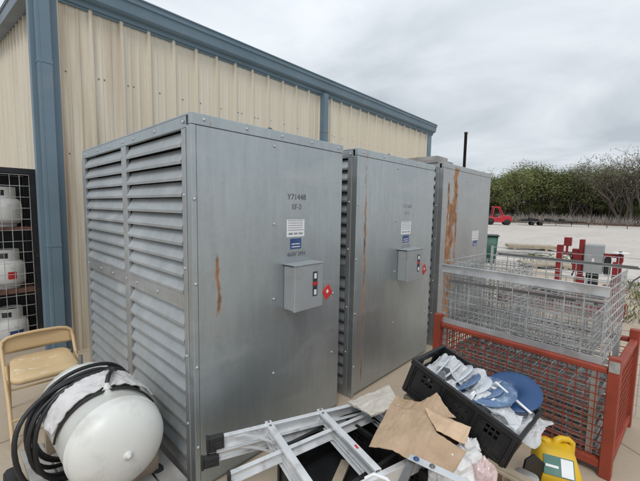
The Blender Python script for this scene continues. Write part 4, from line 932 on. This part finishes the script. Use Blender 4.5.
# ------------------------------------------------------------------ trees
def limb(m, tips, a, d, ln, rad, depth, spread, rng, curl=.25):
    n = 4; pts = [a]; v = d.normalized(); q = a
    for i in range(n):
        v = (v+Vector((rng.uniform(-1, 1), rng.uniform(-1, 1), rng.uniform(-.5, .9)))*curl).normalized(); q = q+v*ln/n; pts.append(q)
    m.tube(pts, [rad*(1-.5*i/n) for i in range(n+1)], 5 if depth < 3 else 3, cap=False)
    tips.append((q, depth)); tips.append((pts[2], depth))
    if depth < 4:
        for k in range(rng.choice((2, 3)) if depth else rng.choice((3, 4, 5))):
            i = rng.randint(2, n) if k else n
            nd_ = (v*.8+Vector((rng.uniform(-1, 1), rng.uniform(-1, 1), rng.uniform(-.25, .75)))*spread).normalized()
            limb(m, tips, pts[i], nd_, ln*rng.uniform(.6, .85), rad*.52, depth+1, spread, rng, curl)
def tree(name, seed, hgt, leafn, leafsz, mat, clump, label, cat='tree', group=None, stems=1, spread=.9, low=.3):
    rng = random.Random(seed); t = empty(name, (0, 0, 0), 0, label, cat, group); m = MB(); tips = []
    for s in range(stems):
        d = Vector((rng.uniform(-.3, .3), rng.uniform(-.3, .3), 1)); limb(m, tips, Vector((rng.uniform(-.3, .3)*(stems > 1), rng.uniform(-.3, .3)*(stems > 1), -.1)), d, hgt*low, hgt*.017, 0, spread, rng)
    zt = max(q.z for q, _ in tips); k = hgt/zt
    m.v = [(x*k, y*k, z*k) for x, y, z in m.v]; m.build('trunk', 'twig', t)
    if leafn:
        c = MB(); tp = [q*k for q, dpt in tips if dpt >= 1]
        cl = [q+Vector((rng.gauss(0, .3), rng.gauss(0, .3), rng.gauss(0, .25))) for q in tp]
        for i in range(leafn):
            q = rng.choice(cl); q = q+Vector((rng.gauss(0, clump), rng.gauss(0, clump), rng.gauss(0, clump*.75)))
            u = Vector((rng.uniform(-1, 1), rng.uniform(-1, 1), rng.uniform(-.6, .6))).normalized()*leafsz*rng.uniform(.5, 1.2); w = u.cross(Vector((rng.uniform(-1, 1), rng.uniform(-1, 1), rng.uniform(-1, 1)))).normalized()*leafsz*.45
            c.add([q-u, q-w, q+u, q+w], [(0, 1, 2, 3)])
        c.build('crown', mat, t, recalc=False)
    return t
G = 'trees along the far edge of the yard'
LG = 'bushy dark green tree in the far treeline beyond the gravel'
LB = 'thin half bare grey tree in the far treeline beyond the gravel'
protos = [tree('leafy_tree', 21, 8.6, 8000, .14, 'leaf', .5, LG, group=G, stems=2, spread=1.0, low=.24), tree('leafy_tree', 33, 8.2, 8000, .14, 'leaf', .46, LG, group=G, stems=3, spread=1.05, low=.22), tree('leafy_tree', 47, 8.8, 7600, .14, 'leaf', .5, LG, group=G, stems=2, spread=.95, low=.25)]
bare = [tree('bare_tree', 61, 10.0, 900, .11, 'leaf_pale', .3, LB, group=G, stems=2, spread=.8, low=.27), tree('bare_tree', 72, 9.5, 1300, .12, 'leaf_pale', .34, LB, group=G, stems=3, spread=.75, low=.27)]
used = set()
def put(pr, px, dist, hs, rz, label=None, ws=1.0):
    a = R(42.96)-math.atan((px-320)/350.14)
    if id(pr) in used: o = copy_tree(pr)
    else: o = pr; used.add(id(pr))
    o.location = (dist*math.cos(a), dist*math.sin(a), 0); o.rotation_euler = (0, 0, rz); o.scale = (hs*ws, hs*ws, hs)
    if label: o['label'] = label
rng = random.Random(4)
for i, (px, dist, hs, ws) in enumerate(((478, 58, .82, 1.1), (490, 60, .86, 1.1), (500, 58, .84, 1.1), (511, 61, .90, 1.1), (520, 58, .92, 1), (529, 62, 1.0, 1.05), (537, 60, .98, 1), (545, 62, 1.02, 1), (553, 60, .95, 1), (562, 63, .9, 1.1), (571, 65, .92, 1.1), (580, 63, .85, 1.1), (590, 66, .86, 1.1), (599, 63, .96, 1), (607, 66, .82, 1.1), (617, 64, .76, 1.15), (627, 67, .84, 1.1), (637, 64, .80, 1.1), (648, 66, .92, 1.1), (660, 66, .95, 1.1))):
    put(protos[i % 3], px, dist*1.1, hs*1.06, rng.uniform(0, 6.28), ws=ws)
for i, (px, dist, hs, lb) in enumerate(((560, 62, .86, None), (569, 60, .95, None), (578, 61, .98, None), (588, 60, .94, None), (609, 60, .92, None), (618, 58, 1.0, None), (629, 57, 1.0, None), (639, 56, 1.1, None), (510, 60, .72, None), (654, 60, 1.1, None))):
    put(bare[i % 2], px, dist*1.1, hs*1.05, rng.uniform(0, 6.28), lb)
LS = 'low leafy bush beneath the far trees beyond the gravel'
for i in range(20):
    put(protos[i % 3], 478+i*9.6+rng.uniform(-3, 3), rng.uniform(66, 76), rng.uniform(.34, .52), rng.uniform(0, 6.28), LS, 1.7)
# dry scrub under the trees: a mass nobody could count
m = MB(); rng = random.Random(8)
for k in range(9000):
    px = rng.uniform(470, 665); a = R(42.96)-math.atan((px-320)/350.14); d = rng.uniform(61, 67); b = Vector((d*math.cos(a), d*math.sin(a), 0)); hgt = rng.uniform(.4, 1.0)+.9*rng.random()**4
    tp = b+Vector((rng.gauss(0, .4), rng.gauss(0, .4), hgt)); w = Vector((math.sin(a), -math.cos(a), 0))*rng.uniform(.015, .04); md = (b+tp)/2+Vector((rng.gauss(0, .15), rng.gauss(0, .15), 0))
    m.add([b-w, b+w, md+w*.8, tp, md-w*.8], [(0, 1, 2, 3, 4)])
tag(m.build('scrub', 'brush', recalc=False), 'band of dry grey brush under the far trees', 'brush', kind='stuff')
